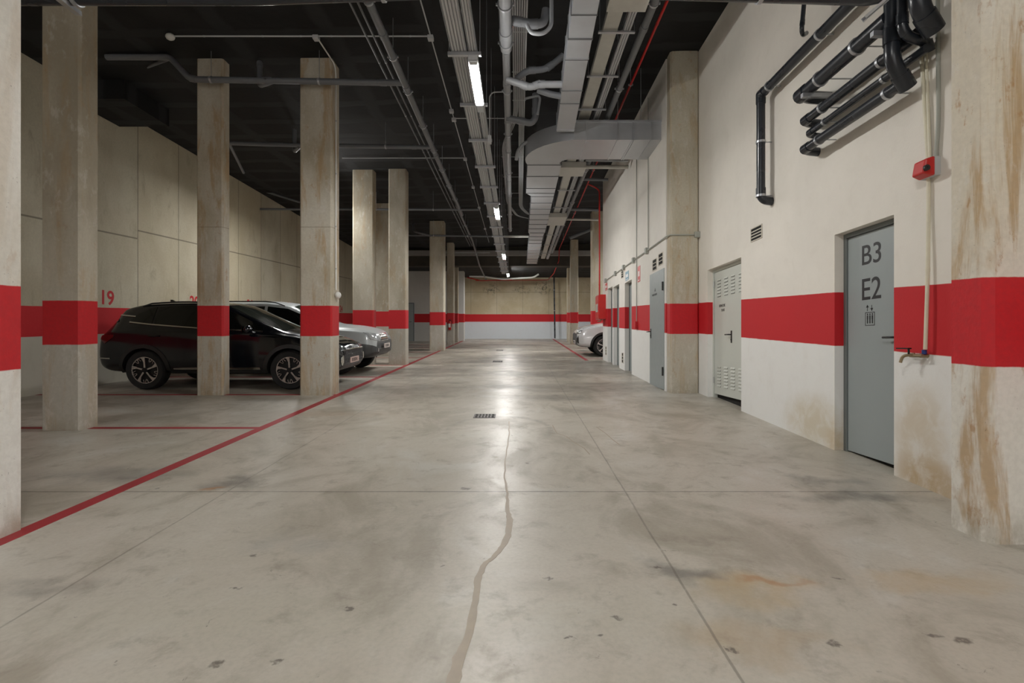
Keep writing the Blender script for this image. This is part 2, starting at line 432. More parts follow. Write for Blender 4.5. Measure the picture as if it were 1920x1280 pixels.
def arc(pts, rad, n=6):
    pts = [Vector(p) for p in pts]; out = [pts[0]]
    for a, b, c in zip(pts, pts[1:], pts[2:]):
        u = (a - b); v = (c - b); r = min(rad, u.length * .48, v.length * .48)
        p0 = b + u.normalized() * r; p1 = b + v.normalized() * r
        for i in range(n + 1):
            t = i / n
            out.append(p0 * (1 - t) ** 2 + b * 2 * t * (1 - t) + p1 * t * t)
    out.append(pts[-1]); return out

def text_mb(string, height, origin, right, up, thick=.0015, sx=1.0, weight=0.0):
    """Text as mesh: origin is the lower-left corner, right/up are unit vectors."""
    cu = bpy.data.curves.new('txt', 'FONT'); cu.body = string; cu.size = 1; cu.extrude = .5; cu.offset = weight
    ob = bpy.data.objects.new('txt', cu); COL.objects.link(ob)
    dg = bpy.context.evaluated_depsgraph_get()
    me = bpy.data.meshes.new_from_object(ob.evaluated_get(dg))
    bpy.data.objects.remove(ob); bpy.data.curves.remove(cu)
    ys = [v.co.y for v in me.vertices]; xs = [v.co.x for v in me.vertices]
    x0, y0 = min(xs), min(ys); h = max(ys) - y0; s = height / h
    R = Vector(right); U = Vector(up); N = R.cross(U); mb = MB()
    vs = [Vector(origin) + R * (v.co.x - x0) * s * sx + U * (v.co.y - y0) * s + N * (v.co.z + .5) * thick for v in me.vertices]
    mb.add(vs, [tuple(p.vertices) for p in me.polygons])
    bpy.data.meshes.remove(me)
    return mb, (max(xs) - x0) * s * sx

# ================================================================== SETTING
YB, YF = -9.0, 31.6
XL, XR = -8.35, 3.21
f = MB()
f.hexa([(-13, YB, fz(YB) - .4), (9.3, YB, fz(YB) - .4), (9.3, 32, fz(32) - .4), (-13, 32, fz(32) - .4)],
       [(-13, YB, fz(YB)), (9.3, YB, fz(YB)), (9.3, 32, fz(32)), (-13, 32, fz(32))])
floor = build(f, 'floor', 'floor', kind='structure', label='stained polished concrete floor of the garage', keep0=True)

f = MB()
xs = [-13, -8.35, -3.4, 3.2, 9.3]
for a, b in zip(xs, xs[1:]):
    f.hexa([(a, YB, cz(a)), (b, YB, cz(b)), (b, 27, cz(b)), (a, 27, cz(a))],
           [(a, YB, 7), (b, YB, 7), (b, 27, 7), (a, 27, 7)])
build(MB().box(-13, 27, 5.46, 9.3, 32, 7), 'ceiling_rear', 'ceiling', kind='structure', label='lower black ceiling beyond the far beam', keep0=True)
build(f, 'ceiling', 'ceiling', kind='structure', label='black painted concrete ceiling', keep0=True)

build(MB().box(XL - .3, YB, -.8, XL, 32, 6.6), 'wall_left', 'wall_left', kind='structure', label='cast concrete wall behind the parking bays', keep0=True)
build(MB().box(-8.4, 28.8, 1, -3.4, 29.1, 5.6).box(-3.4, 28.8, 1, -3.04, 29.3, 5.6).box(-3.5, 29.3, 1, -3.26, YF, 5.6),
      'wall_back_left', 'wall_back', kind='structure', label='pale painted end wall left of the aisle', keep0=True)
build(MB().box(-3.5, YF, 1, 9.3, YF + .3, 5.8), 'wall_back', 'wall_far', kind='structure', label='far end wall with beige concrete over white paint', keep0=True)
build(MB().box(9.0, 9, -.5, 9.3, 32, 7), 'wall_side_bay', 'wall_back', kind='structure', label='outer wall of the right hand parking bays', keep0=True)

# right wall with door openings
def wall_with_openings(name, x0, x1, ya, yb, zt, ops, m, label):
    """ops: (y0, y1, head z); through the full thickness"""
    b = MB(); y = ya
    for (o0, o1, zh) in sorted(ops):
        b.box(x0, y, -.8, x1, o0, zt)
        b.box(x0, o0, zh, x1, o1, zt)
        y = o1
    b.box(x0, y, -.8, x1, yb, zt)
    return build(b, name, m, kind='structure', label=label, keep0=True)
wall_with_openings('wall_right', XR, XR + .35, YB, 9.1, 6.6, [(4.37, 5.19, 2.456), (7.36, 8.66, 2.60)], 'wall_right', 'cream plastered wall on the right with two recessed doors')
X2 = 2.69
wall_with_openings('wall_right_rear', X2, X2 + .35, 9.3, 16.2, 6.65, [(9.42, 10.38, 2.70), (12.1, 12.88, 2.88), (13.6, 14.42, 2.95), (14.56, 15.34, 3.0)], 'wall_right2', 'white plastered wall on the right beyond the concrete pier')
build(MB().box(X2 + .35, 15.9, -.5, 9.3, 16.2, 6.7), 'wall_right_return', 'wall_right2', kind='structure', label='plastered wall end beside the right hand bays', keep0=True)
build(MB().box(XR + .0, 9.1, -.8, X2 + 1.6, 9.3, 6.7), 'wall_right_infill', 'wall_right2', kind='structure', label='plastered infill behind the pier', keep0=True)

# beams
build(MB().box(-8.3, 26.3, 5.92, 9, 26.6, 6.16), 'trim_1', 'beam_light', kind='structure', label='light grey downstand strip across the far ceiling', keep0=True)
build(MB().box(-8.3, 26.6, 5.42, 9, 27.2, 6.7), 'trim_2', 'beam_dark', kind='structure', label='dark mottled beam across the far ceiling', keep0=True)
build(MB().box(-8.34, 9.5, 5.9, -7.3, 10.72, 6.4), 'trim_3', 'ceiling', kind='structure', label='black ceiling drop block above bay 19', keep0=True)

# ---- bay numbers on the left wall (paint)
for i, num in enumerate((19, 20, 21, 22, 23, 24)):
    y = 10.28 + 2.75 * i
    if num == 24: y = 24.0
    mb, wd = text_mb(str(num), .30, (XL + .0005, y, fz(y) + 1.60), (0, 1, 0), (0, 0, 1), .002, 0.95, .022)
    build(mb, 'bay_number', 'number', parent=bpy.data.objects['wall_left'], label='red painted number %d' % num)

# ---- floor paint
def strip(x0, x1, y0, y1, h=.002, n=1):
    b = MB()
    for i in range(n):
        a = y0 + (y1 - y0) * i / n; c = y0 + (y1 - y0) * (i + 1) / n
        b.hexa([(x0, a, fz(a) - .01), (x1, a, fz(a) - .01), (x1, c, fz(c) - .01), (x0, c, fz(c) - .01)],
               [(x0, a, fz(a) + h), (x1, a, fz(a) + h), (x1, c, fz(c) + h), (x0, c, fz(c) + h)])
    return b
build(strip(-3.17, -3.055, -9, 28.8), 'bay_line', 'redline', parent=floor, label='long red line along the left side of the aisle')
for y in (.9, 6.23, 8.9, 11.5, 14.3, 17.0, 19.7, 22.4, 25.0):
    build(strip(XL, -3.17, y - .05, y + .05), 'bay_line', 'redline', parent=floor)
build(strip(2.09, 2.20, 15.9, 31.5), 'bay_line', 'redline', parent=floor, label='red line in front of the right hand bays')
for y in (16.6, 19.6, 22.3, 25.0):
    build(strip(2.2, 8.9, y - .05, y + .05), 'bay_line', 'redline', parent=floor)

# crack repaired with brown filler
cr = [(955, 790, .010), (955, 815, .008), (948, 862, .006), (946, 895, .007), (951, 925, .010), (952, 957, .016), (956, 975, .020), (954, 1000, .020), (944, 1022, .018), (925, 1045, .017),
      (909, 1056, .018), (897, 1083, .018), (891, 1126, .017), (880, 1186, .018), (861, 1233, .024), (845, 1290, .026), (832, 1400, .024)]
b = MB(); L = []; R = []
pts = []
for (ax, ay, aw), (bx, by, bw) in zip(cr, cr[1:]):
    for k in range(5):
        t_ = k / 5; pts.append((ax + (bx - ax) * t_ + random.uniform(-1.2, 1.2), ay + (by - ay) * t_, aw + (bw - aw) * t_))
for px, py, wd in pts:
    c = F(px, py); wd *= random.uniform(.85, 1.15)
    L.append((c.x - wd, c.y, c.z + .0015)); R.append((c.x + wd, c.y, c.z + .0015))
n = len(L)
b.add(L + R + [(x, y, z - .01) for x, y, z in L] + [(x, y, z - .01) for x, y, z in R],
      [(i, i + 1, n + i + 1, n + i) for i in range(n - 1)] + [(i, 2 * n + i, 2 * n + i + 1, i + 1) for i in range(n - 1)] +
      [(n + i, n + i + 1, 3 * n + i + 1, 3 * n + i) for i in range(n - 1)])
build(b, 'crack_filler', 'filler', parent=floor, label='wandering brown filled crack')
def thin_crack(pxs, w_, m='filler'):
    b = MB(); P_ = [F(*p) for p in pxs]; n = len(P_)
    b.add([(c.x - w_, c.y, c.z + .001) for c in P_] + [(c.x + w_, c.y, c.z + .001) for c in P_] + [(c.x, c.y, c.z - .01) for c in P_],
          [(i, i + 1, n + i + 1, n + i) for i in range(n - 1)] + [(i, 2 * n + i, 2 * n + i + 1, i + 1) for i in range(n - 1)] + [(n + i, n + i + 1, 2 * n + i + 1, 2 * n + i) for i in range(n - 1)])
    build(b, 'crack_filler', m, parent=floor)
thin_crack([(1036, 797), (1040, 805), (1044, 812), (1062, 818), (1075, 828), (1095, 840), (1106, 852)], .007)
thin_crack([(1118, 800), (1135, 812), (1150, 825), (1162, 834)], .006)
# foot fillets at floor / concrete debris
# ---- floor drain
def floor_drain(px0, px1, py0, py1, label):
    a = F(px0, py1); c = F(px1, py0); x0, x1 = a.x, c.x; y0, y1 = a.y, c.y
    o = empty('floor_drain', ((x0 + x1) / 2, (y0 + y1) / 2, fz(y0)), label, 'drain', 'floor drains in the aisle')
    def bar(b, xa, xb, ya, yb, h, d=.02):
        b.hexa([(xa, ya, fz(ya) - d), (xb, ya, fz(ya) - d), (xb, yb, fz(yb) - d), (xa, yb, fz(yb) - d)],
               [(xa, ya, fz(ya) + h), (xb, ya, fz(ya) + h), (xb, yb, fz(yb) + h), (xa, yb, fz(yb) + h)])
    b = MB(); bar(b, x0, x1, y0, y1, .0015); build(b, 'pit', 'void', o)
    b = MB(); e = .02
    bar(b, x0, x1, y0, y0 + e, .006); bar(b, x0, x1, y1 - e, y1, .006); bar(b, x0, x0 + e, y0 + e, y1 - e, .006); bar(b, x1 - e, x1, y0 + e, y1 - e, .006)
    ym = (y0 + y1) / 2; bar(b, x0 + e, x1 - e, ym - .012, ym + .012, .005)
    for i in range(1, 6):
        x = x0 + e + (x1 - x0 - 2 * e) * i / 6
        bar(b, x - .010, x + .010, y0 + e, ym - .012, .005); bar(b, x - .010, x + .010, ym + .012, y1 - e, .005)
    build(b, 'grate', 'iron', o)
floor_drain(887, 930, 776.5, 783.5, 'rectangular iron drain grate in the aisle floor, nearest one')
floor_drain(923, 943, 676.2, 678.8, 'iron drain grate in the aisle floor, second from the camera')
floor_drain(930, 944, 656, 657.3, 'iron drain grate in the aisle floor, farthest away')

# ================================================================== COLUMNS
def column(x0, x1, y0, y1, m, label, ch=.025, fillet=False, top=None):
    b = MB(); z0 = fz(y0) - .3; z1 = (top - .04 if top else cz((x0 + x1) / 2))
    poly = [(x0 + ch, y0), (x1 - ch, y0), (x1, y0 + ch), (x1, y1 - ch), (x1 - ch, y1), (x0 + ch, y1), (x0, y1 - ch), (x0, y0 + ch)]
    b.prism(poly, z0, z1, 'z')
    return build(b, 'column', m, label=label, cat='column', group='concrete columns with a red band')
column(-3.72, -3.15, 2.6, 3.27, 'col_white', 'near pale concrete column with a red band at the left photo edge')
column(-5.67, -5.20, 6.08, 6.36, 'col_clean', 'ragged edged grey column standing left of bay 19, in front of the black car tail')
column(-5.54, -5.08, 8.82, 9.04, 'col_rust', 'rust streaked column in front of the black car rear door')
c2 = column(-3.76, -3.205, 8.82, 9.20, 'col_rust', 'broad column with rust marks in front of the black car front wheel')
column(-4.67, -4.08, 14.45, 14.75, 'col_clean', 'column behind the silver car hood, left one of its pair')
column(-3.64, -3.145, 14.40, 14.75, 'col_clean', 'column on the aisle line just beyond the silver car nose')
column(-5.05, -4.42, 17.9, 18.3, 'col_clean', 'farther column seen through the gap between the middle pair')
column(-3.54, -2.96, 20.5, 21.0, 'col_clean', 'column on the aisle line left of the fire extinguisher')
column(-3.46, -3.13, 24.9, 25.4, 'col_clean', 'slim column carrying the fire extinguisher')
column(-3.43, -3.18, 27.25, 27.5, 'col_clean', 'narrow column in front of the white wall end on the left', top=5.5)
column(2.79, 3.205, 3.04, 3.34, 'col_right', 'near column with ochre streaks at the right photo edge', ch=.045)
column(2.70, 3.205, 9.06, 9.295, 'col_rmid', 'beige concrete pier between the white louvred door and the grey door', ch=.03)
column(2.89, 3.35, 20.0, 20.4, 'col_rmid', 'column behind the red hose cabinet on the right')
column(2.62, 3.0, 25.4, 25.8, 'col_rmid', 'slim column left of the white car nose')
column(2.66, 2.84, 27.6, 27.9, 'col_rmid', 'thin far column close to the end wall on the right', top=5.5)

# ================================================================== DOORS
def strokes_text(b, org, right, up, n_chars, h, gap=.25):
    """rows of unreadable small block letters"""
    R = Vector(right); U = Vector(up); N = R.cross(U); w_ = h * .62
    def q(x, y, ww, hh):
        o = Vector(org) + R * x + U * y
        ps = [o, o + R * ww, o + R * ww + U * hh, o + U * hh]
        b.hexa(ps, [p + N * .0012 for p in ps])
    rr = random.Random(n_chars)
    for i in range(n_chars):
        x = i * w_ * (1 + gap); s_ = h * .16
        q(x, 0, s_, h)
        if rr.random() < .7: q(x + s_, h - s_, w_ - s_, s_)
        if rr.random() < .6: q(x + s_, h * .45, w_ - s_, s_)
        if rr.random() < .7: q(x + s_, 0, w_ - s_, s_)
        if rr.random() < .5: q(x + w_ - s_, s_, s_, h - 2 * s_)

def lever(parent, x, y, z, dirn=1, m='black', plate=True):
    """lever handle on a door lying in a plane of constant x, projecting to -x; dirn: lever goes toward +y / -y"""
    b = MB()
    b.tube(arc([(x, y, z), (x - .055, y, z), (x - .055, y + .12 * dirn, z)], .02), .010, 10)
    if plate: b.box(x - .008, y - .018, z - .13, x, y + .018, z + .06)
    b.tube([(x - .015, y, z - .08), (x, y, z - .08)], .012, 10)
    build(b, 'handle', m, parent, smooth=True)

def recessed_door(idx, xw, y0, y1, zh, rec, m, label, zb, frame='doorframe', fw=.045):
    o = empty('door_%d' % idx, (xw + rec, (y0 + y1) / 2, fz(y0)), label, 'door', None, 'structure')
    xd = xw + rec
    b = MB()
    b.box(xd - .015, y0, fz(y0) - .02, xd + .06, y0 + fw, zh); b.box(xd - .015, y1 - fw, fz(y0) - .02, xd + .06, y1, zh)
    b.box(xd - .015, y0 + fw, zh - fw, xd + .06, y1 - fw, zh)
    build(b, 'frame', frame, o, bevel=.003)
    lf = build(MB().box(xd, y0 + fw + .004, zb, xd + .045, y1 - fw - .004, zh - fw - .004), 'leaf', m, o, bevel=.002)
    build(MB().box(xd + .05, y0 - .02, -.5, xd + .3, y1 + .02, zh + .05), 'gap_shade', 'void', o)  # near-black block painted in as the shade of the gap below the leaf
    return o, lf, xd
# B3 / E2 lift lobby door
o, lf, xd = recessed_door(1, XR, 4.37, 5.19, 2.456, .105, 'door', 'grey lift lobby door lettered B3 and E2', .285)
xt = xd - .0006
for s_, ptop, pbot in (('B3', 458, 498), ('E2', 520, 563)):
    Yt = 4.93; z1 = CAM_H + (VPY - ptop - 3) / FL * Yt; z0 = CAM_H + (VPY - pbot) / FL * Yt
    mb, wd = text_mb(s_, z1 - z0, (xt, Yt, z0), (0, -1, 0), (0, 0, 1), .001, 1.0, -.005)
    mb2, _ = text_mb(s_, z1 - z0, (xt, Yt, z0), (0, -1, 0), (0, 0, 1), .001, .26 / wd, .004)
    build(mb2, 'lettering', 'ink', o, label='black letters %s' % s_)
b = MB()
def qx(y, z, wy, hz):   # thin rectangle on the door; y decreases to the right of the picture
    b.box(xt - .001, y - wy, z, xt + .0004, y, z + hz)
ya, yb_ = 4.885, 4.755; za, zb_ = 1.525, 1.652
e = .006
for yy, zz, wy, hz in ((ya, za, ya - yb_, e), (ya, zb_ - e, ya - yb_, e), (ya, za, e, zb_ - za), (yb_ + e, za, e, zb_ - za)): qx(yy, zz, wy, hz)
for k in range(3):
    yc = ya - .032 - k * .033
    qx(yc + .009, 1.583, .018, .038); qx(yc + .007, 1.545, .006, .040); qx(yc - .001, 1.545, .006, .040)
    b.ring((xt - .0003, yc, 1.632), (1, 0, 0), .0005, .0085, .001, 10)
for yc, dn in ((4.855, 0), (4.795, 1)):
    z0 = 1.663; qx(yc + .003, z0, .006, .054)
    if dn: tri = [(yc - .018, z0 + .026), (yc + .018, z0 + .026), (yc, z0 - .002)]
    else: tri = [(yc - .018, z0 + .034), (yc + .018, z0 + .034), (yc, z0 + .060)]
    b.prism([(p[0], p[1]) for p in tri], xt - .001, xt + .0004, 'x')
build(b, 'lift_symbol', 'ink', o, label='black lift pictogram with arrows')
lever(o, xd, 4.455, 1.41, 1, plate=False)
# white louvred door
o, lf, xd = recessed_door(2, XR, 7.36, 8.66, 2.60, .10, 'doorwhite', 'off white metal door with louvre slots, between the pier and the vent', .52, 'doorwhite', .05)
b = MB()
for zc, rows in ((2.28, 6), (.80, 7)):
    for yc in (8.42, 8.14, 7.88, 7.6):
        for k in range(rows):
            z = zc - .14 + k * .052
            b.hexa([(xd - .012, yc - .075, z - .008), (xd - .012, yc + .075, z - .008), (xd + .001, yc + .075, z + .016), (xd + .001, yc - .075, z + .016)],
                   [(xd - .012, yc - .075, z - .004), (xd - .012, yc + .075, z - .004), (xd + .001, yc + .075, z + .022), (xd + .001, yc - .075, z + .022)])
build(b, 'louvre', 'doorwhite', o)
b = MB()
for zc, rows in ((2.28, 6), (.80, 7)):
    for yc in (8.42, 8.14, 7.88, 7.6):
        for k in range(rows):
            z = zc - .14 + k * .052
            b.box(xd - .001, yc - .07, z - .012, xd + .001, yc + .07, z - .001)
build(b, 'louvre_slot', 'void', o)
b = MB(); strokes_text(b, (xd - .0005, 8.42, 1.955), (0, -1, 0), (0, 0, 1), 9, .040, .15); strokes_text(b, (xd - .0005, 8.33, 1.88), (0, -1, 0), (0, 0, 1), 5, .040, .15)
build(b, 'lettering', 'ink', o, label='small dark two line lettering')
lever(o, xd, 7.93, 1.50, 1)
b = MB()
for z in (.75, 2.35): b.tube([(xd - .02, 8.60, z - .05), (xd - .02, 8.60, z + .05)], .012, 8)
build(b, 'hinge', 'steel', o, smooth=True)
# grey flush door on the rear wall
o = empty('door_3', (X2, 9.9, fz(9.4)), 'pale grey door flush with the wall right beside the concrete pier', 'door', None, 'structure')
build(MB().box(X2 - .012, 9.39, .515, X2 + .04, 10.40, 2.75), 'leaf', 'door', o, bevel=.004)
build(MB().box(X2 + .05, 9.43, -.3, X2 + .3, 10.37, 2.69), 'gap_shade', 'void', o)  # black backing colours in the shade behind this leaf
lever(o, X2 - .012, 10.30, 1.60, 1)
b = MB()
for z in (.85, 2.42): b.tube([(X2 - .028, 9.42, z - .08), (X2 - .028, 9.42, z + .08)], .016, 8)
build(b, 'hinge', 'black', o, smooth=True)
b = MB(); strokes_text(b, (X2 - .0125, 10.2, 2.3), (0, -1, 0), (0, 0, 1), 13, .035, .2)
build(b, 'lettering', 'ink', o, label='small dark lettering line')
b = MB(); b.prism([(10.03, 2.38), (9.95, 2.38), (9.99, 2.45)], X2 - .0135, X2 - .012, 'x'); build(b, 'warning_symbol', 'ink', o)
# narrow recessed doors
for i, (y0, y1, zh, lab) in enumerate(((12.1, 12.88, 2.88, 'grey recessed door under the blue sign on the right wall'),
                                  (13.6, 14.42, 2.95, 'grey recessed door between the blue sign door and the hose cabinet door'),
                                  (14.56, 15.34, 3.0, 'grey recessed door next to the red hose cabinet'))):
    o, lf, xd = recessed_door(4 + i, X2, y0, y1, zh, .12, 'door', lab, fz(y0) + .03)
    lever(o, xd, y0 + .12, fz(y0) + 1.1, 1, plate=True)
# grey door in left end wall
o = empty('door_7', (-5.95, 28.8, fz(28.8)), 'small grey door in the far left end wall', 'door', None, 'structure')
build(MB().box(-6.6, 28.74, fz(28.8), -5.82, 28.81, fz(28.8) + 2.15), 'frame', 'doorframe', o)
build(MB().box(-6.54, 28.72, fz(28.8), -5.88, 28.77, fz(28.8) + 2.09), 'leaf', 'door', o)
build(MB().tube(arc([(-5.97, 28.72, 2.6), (-5.97, 28.67, 2.6), (-6.08, 28.67, 2.6)], .02), .012, 8), 'handle', 'black', o, smooth=True)

# ================================================================== VENTS / SIGNS / SMALL WALL THINGS
def wall_vent(xw, yc, zc, w_, h, n, label, group=None):
    o = empty('air_vent', (xw, yc, zc - h / 2), label, 'vent', group)
    build(MB().box(xw - .004, yc - w_ / 2, zc - h / 2, xw, yc + w_ / 2, zc + h / 2), 'opening', 'void', o)
    b = MB(); e = .012
    b.box(xw - .012, yc - w_ / 2 - e, zc - h / 2 - e, xw, yc + w_ / 2 + e, zc - h / 2); b.box(xw - .012, yc - w_ / 2 - e, zc + h / 2, xw, yc + w_ / 2 + e, zc + h / 2 + e)
    b.box(xw - .012, yc - w_ / 2 - e, zc - h / 2, xw, yc - w_ / 2, zc + h / 2); b.box(xw - .012, yc + w_ / 2, zc - h / 2, xw, yc + w_ / 2 + e, zc + h / 2)
    build(b, 'frame', 'vent', o)
    b = MB()
    for k in range(1, n):
        z = zc - h / 2 + h * k / n
        b.hexa([(xw - .012, yc - w_ / 2, z - .010), (xw - .012, yc + w_ / 2, z - .010), (xw - .003, yc + w_ / 2, z + .002), (xw - .003, yc - w_ / 2, z + .002)],
               [(xw - .012, yc - w_ / 2, z - .002), (xw - .012, yc + w_ / 2, z - .002), (xw - .003, yc + w_ / 2, z + .010), (xw - .003, yc - w_ / 2, z + .010)])
    build(b, 'slat', 'vent', o)
wall_vent(XR, 6.88, 2.84, .30, .16, 4, 'slatted vent high on the cream wall between the two right doors')
wall_vent(X2, 9.62, 2.95, .28, .20, 3, 'vent of three slots above the grey flush door, near one', 'vents over the grey flush door')
wall_vent(X2, 10.05, 2.91, .28, .20, 3, 'vent of three slots above the grey flush door, far one', 'vents over the grey flush door')
wall_vent(X2, 13.15, 3.17, .24, .22, 4, 'small vent high on the wall next to the blue sign')
wall_vent(X2, 13.12, 1.00, .16, .24, 3, 'low vent between the two recessed doors')
wall_vent(X2, 15.6, 1.15, .16, .24, 3, 'low vent at the end of the white wall under the hose cabinet')
def sign(y0, y1, z0, z1, m, m2, label):
    o = empty('safety_sign', (X2, (y0 + y1) / 2, z0), label, 'sign')
    build(MB().box(X2 - .006, y0, z0, X2, y1, z1), 'panel', m, o)
    h = (z1 - z0)
    build(MB().box(X2 - .008, y0 + .06, z0 + h * .35, X2 - .006, y1 - .06, z0 + h * .68), 'pictogram', m2, o)
    build(MB().box(X2 - .008, y0 + .05, z0 + h * .08, X2 - .006, y1 - .05, z0 + h * .14), 'text_line', m2, o)
sign(12.42, 12.78, 2.92, 3.14, 'signblue', 'white', 'blue and white sign above the recessed door')
sign(11.25, 11.47, 2.73, 3.08, 'red', 'white', 'upright red and white safety sign beside the thin vertical conduit')
sign(15.40, 15.75, 2.98, 3.20, 'red', 'white', 'small red sign above the hose cabinet')

# hose cabinet
o = empty('fire_hose_cabinet', (2.58, 15.98, fz(16) + 1.3), 'red fire hose cabinet at the end of the white wall', 'fire cabinet')
build(MB().box(2.475, 15.65, 2.12, X2, 16.3, 2.87), 'box', 'red', o, bevel=.006)
build(MB().box(2.463, 15.69, 2.16, 2.475, 16.26, 2.83), 'door', 'red', o, bevel=.003)
build(MB().box(2.458, 15.78, 2.35, 2.463, 16.16, 2.60), 'glass', 'lens', o)
build(MB().tube(arc([(2.56, 15.8, 2.12), (2.56, 15.8, 2.06), (2.47, 15.85, 2.05)], .03), .018, 8), 'outlet', 'brass', o, smooth=True)
# extinguisher
o = empty('fire_extinguisher', (-3.32, 24.82, fz(24.9) + .72), 'red fire extinguisher hung low on the slim far column', 'fire extinguisher')
b = MB(); c = Vector((-3.30, 24.80, 0)); z0 = fz(24.9) + .72
b.tube([c + Vector((0, 0, z0)), c + Vector((0, 0, z0 + .02)), c + Vector((0, 0, z0 + .36)), c + Vector((0, 0, z0 + .42)), c + Vector((0, 0, z0 + .44))], [.06, .075, .075, .045, .02], 16)
build(b, 'cylinder', 'red', o, smooth=True)
b = MB().box(-3.32, 24.77, z0 + .44, -3.28, 24.83, z0 + .49); b.box(-3.34, 24.79, z0 + .49, -3.24, 24.81, z0 + .505)
build(b, 'valve', 'black', o)
build(MB().tube(arc([(-3.28, 24.78, z0 + .46), (-3.2, 24.76, z0 + .44), (-3.22, 24.74, z0 + .15)], .05), .010, 8), 'hose', 'black', o, smooth=True)
build(MB().box(-3.33, 24.87, z0 + .30, -3.27, 24.905, z0 + .36), 'wall_hook', 'black', o)
build(MB().box(-3.35, 24.722, z0 + .12, -3.25, 24.728, z0 + .30), 'label', 'white', o)

# alarm sounder
o = empty('alarm_sounder', (XR - .05, 3.95, CAM_H + (VPY - 332) / FL * 3.93), 'red alarm sounder with a grey back box beside the near right column', 'alarm')
za, zb_ = CAM_H + (VPY - 331) / FL * 3.93, CAM_H + (VPY - 296) / FL * 3.93
build(MB().box(XR - .045, 3.885, za, XR, 4.03, zb_), 'back_box', 'conduit', o, bevel=.004)
b = MB(); b.hexa([(XR - .045, 3.88, za - .003), (XR - .045, 4.035, za - .003), (XR - .045, 4.035, zb_ + .003), (XR - .045, 3.88, zb_ + .003)],
                 [(XR - .125, 3.90, za + .02), (XR - .125, 4.015, za + .02), (XR - .105, 4.015, zb_ - .015), (XR - .105, 3.90, zb_ - .015)])
build(b, 'red_cover', 'red', o, bevel=.012)
build(MB().ring((XR - .112, 3.88, (za + zb_) / 2 - .02), (0, 1, 0), .005, .022, .02, 12), 'speaker_hole', 'black', o)

# tap with hose pipe
yT = 4.02
o = empty('bib_tap', (XR - .04, yT, 1.2), 'brass bib tap with a blue collar under the cream pipe', 'tap')
zt = CAM_H + (VPY - 664) / FL * yT
b = MB(); b.tube([(XR, yT - .01, zt - .01), (XR - .06, yT - .01, zt - .01)], .017, 10); b.tube([(XR - .055, yT - .03, zt - .01), (XR - .055, yT + .1, zt - .012)], .014, 10)
b.tube(arc([(XR - .055, yT + .05, zt), (XR - .10, yT + .12, zt - .015), (XR - .11, yT + .13, zt - .07)], .03), .012, 10)
build(b, 'spout', 'brass', o, smooth=True)
b = MB(); b.tube([(XR - .08, yT + .08, zt), (XR - .08, yT + .08, zt + .045)], .008, 8); b.box(XR - .095, yT + .07, zt + .04, XR - .065, yT + .20, zt + .05)
build(b, 'lever', 'black', o)
build(MB().tube([(XR - .035, yT - .02, zt + .0), (XR - .035, yT - .02, zt + .035)], .017, 12), 'collar', 'bluecap', o, smooth=True)

# ================================================================== PIPE SYSTEM
def pipe_thing(name, label, cat, pts, r, m, rad=None, group=None, couplings=(), clamps=(), rods=(), seg=14, mcl='galv', wallx=None):
    pts = [Vector(p) for p in pts]
    lo = min(pts, key=lambda p: p.z)
    o = empty(name, (lo.x, lo.y, lo.z - r), label, cat, group)
    path = arc(pts, rad if rad else r * 2.4)
    build(MB().tube(path, r, seg), 'pipe_run', m, o, smooth=True)
    def along(t):      # t = (segment index, fraction)
        i, f_ = t; a, b_ = pts[i], pts[i + 1]
        return a.lerp(b_, f_), (b_ - a).normalized()
    for t_ in couplings:
        p, d = along(t_); build(MB().tube([p - d * r * 1.1, p + d * r * 1.1], r * 1.13, seg), 'coupling', m, o, smooth=True)
    for t_ in clamps:
        p, d = along(t_); b = MB().ring(p, d, r, r * 1.16, .028, 18)
        if wallx is not None:
            b.tube([p, (wallx, p.y, p.z)], .007, 6)
        build(b, 'clamp', mcl, o, smooth=True)
    for t_ in rods:
        p, d = along(t_); b = MB().ring(p, d, r, r * 1.18, .03, 18)
        b.tube([(p.x, p.y, p.z + r), (p.x, p.y, min(cz(p.x), 5.46 if p.y > 27.2 else 99))], .005, 6)
        side = Vector((1, 0, 0)) if abs(d.x) < .5 else Vector((0, 1, 0))
        for sgn in (-1, 1):
            q = p + side * sgn * (r * 1.18); b.box(q.x - .018, q.y - .012, q.z - .012, q.x + .018, q.y + .012, q.z + .012)
        build(b, 'hanger', 'galv', o)
    return o

zc_main = 5.74
def DP(y, zz=zc_main): return Vector((-.4357 * (zz - CAM_H) - .0 , y, zz))
# long drain on left
rods = [((Y - 2.5) / 14.9) for Y in (4.4, 6.55, 7.83, 8.9, 10.3, 11.6, 12.9, 14.2, 15.5)]
pipe_thing('drain_pipe', 'long grey drain pipe hung along the aisle left of the cable trays', 'pipe',
           [(-1.915, 2.5, zc_main), (-1.90, 17.4, zc_main)], .057, 'pvc', rods=[(0, f_) for f_ in rods], couplings=[(0, f_) for f_ in (.32, .42, .63, .8)])
pipe_thing('drain_pipe', 'thinner grey drain pipe continuing beyond the long one down to the far end', 'pipe',
           [(-2.02, 16.8, 5.9), (-2.0, 22.5, 5.9), (-1.95, 26.0, 5.35), (-1.9, 30.5, 5.2)], .04, 'pvc', rods=[(0, .5), (1, .5)])
for i, (xx, lab) in enumerate(((-2.27, 'thin dark cable pipe beside the long drain, left of the two'), (-2.16, 'thin dark cable pipe beside the long drain, right of the two'))):
    o = pipe_thing('cable_pipe', lab, 'pipe', [(xx, 2.5, 5.95), (xx + .02, 24, 5.95)], .016, 'pvc', seg=8, group='thin twin pipes by the drain',
               clamps=[(0, k / 11) for k in range(1, 11)])
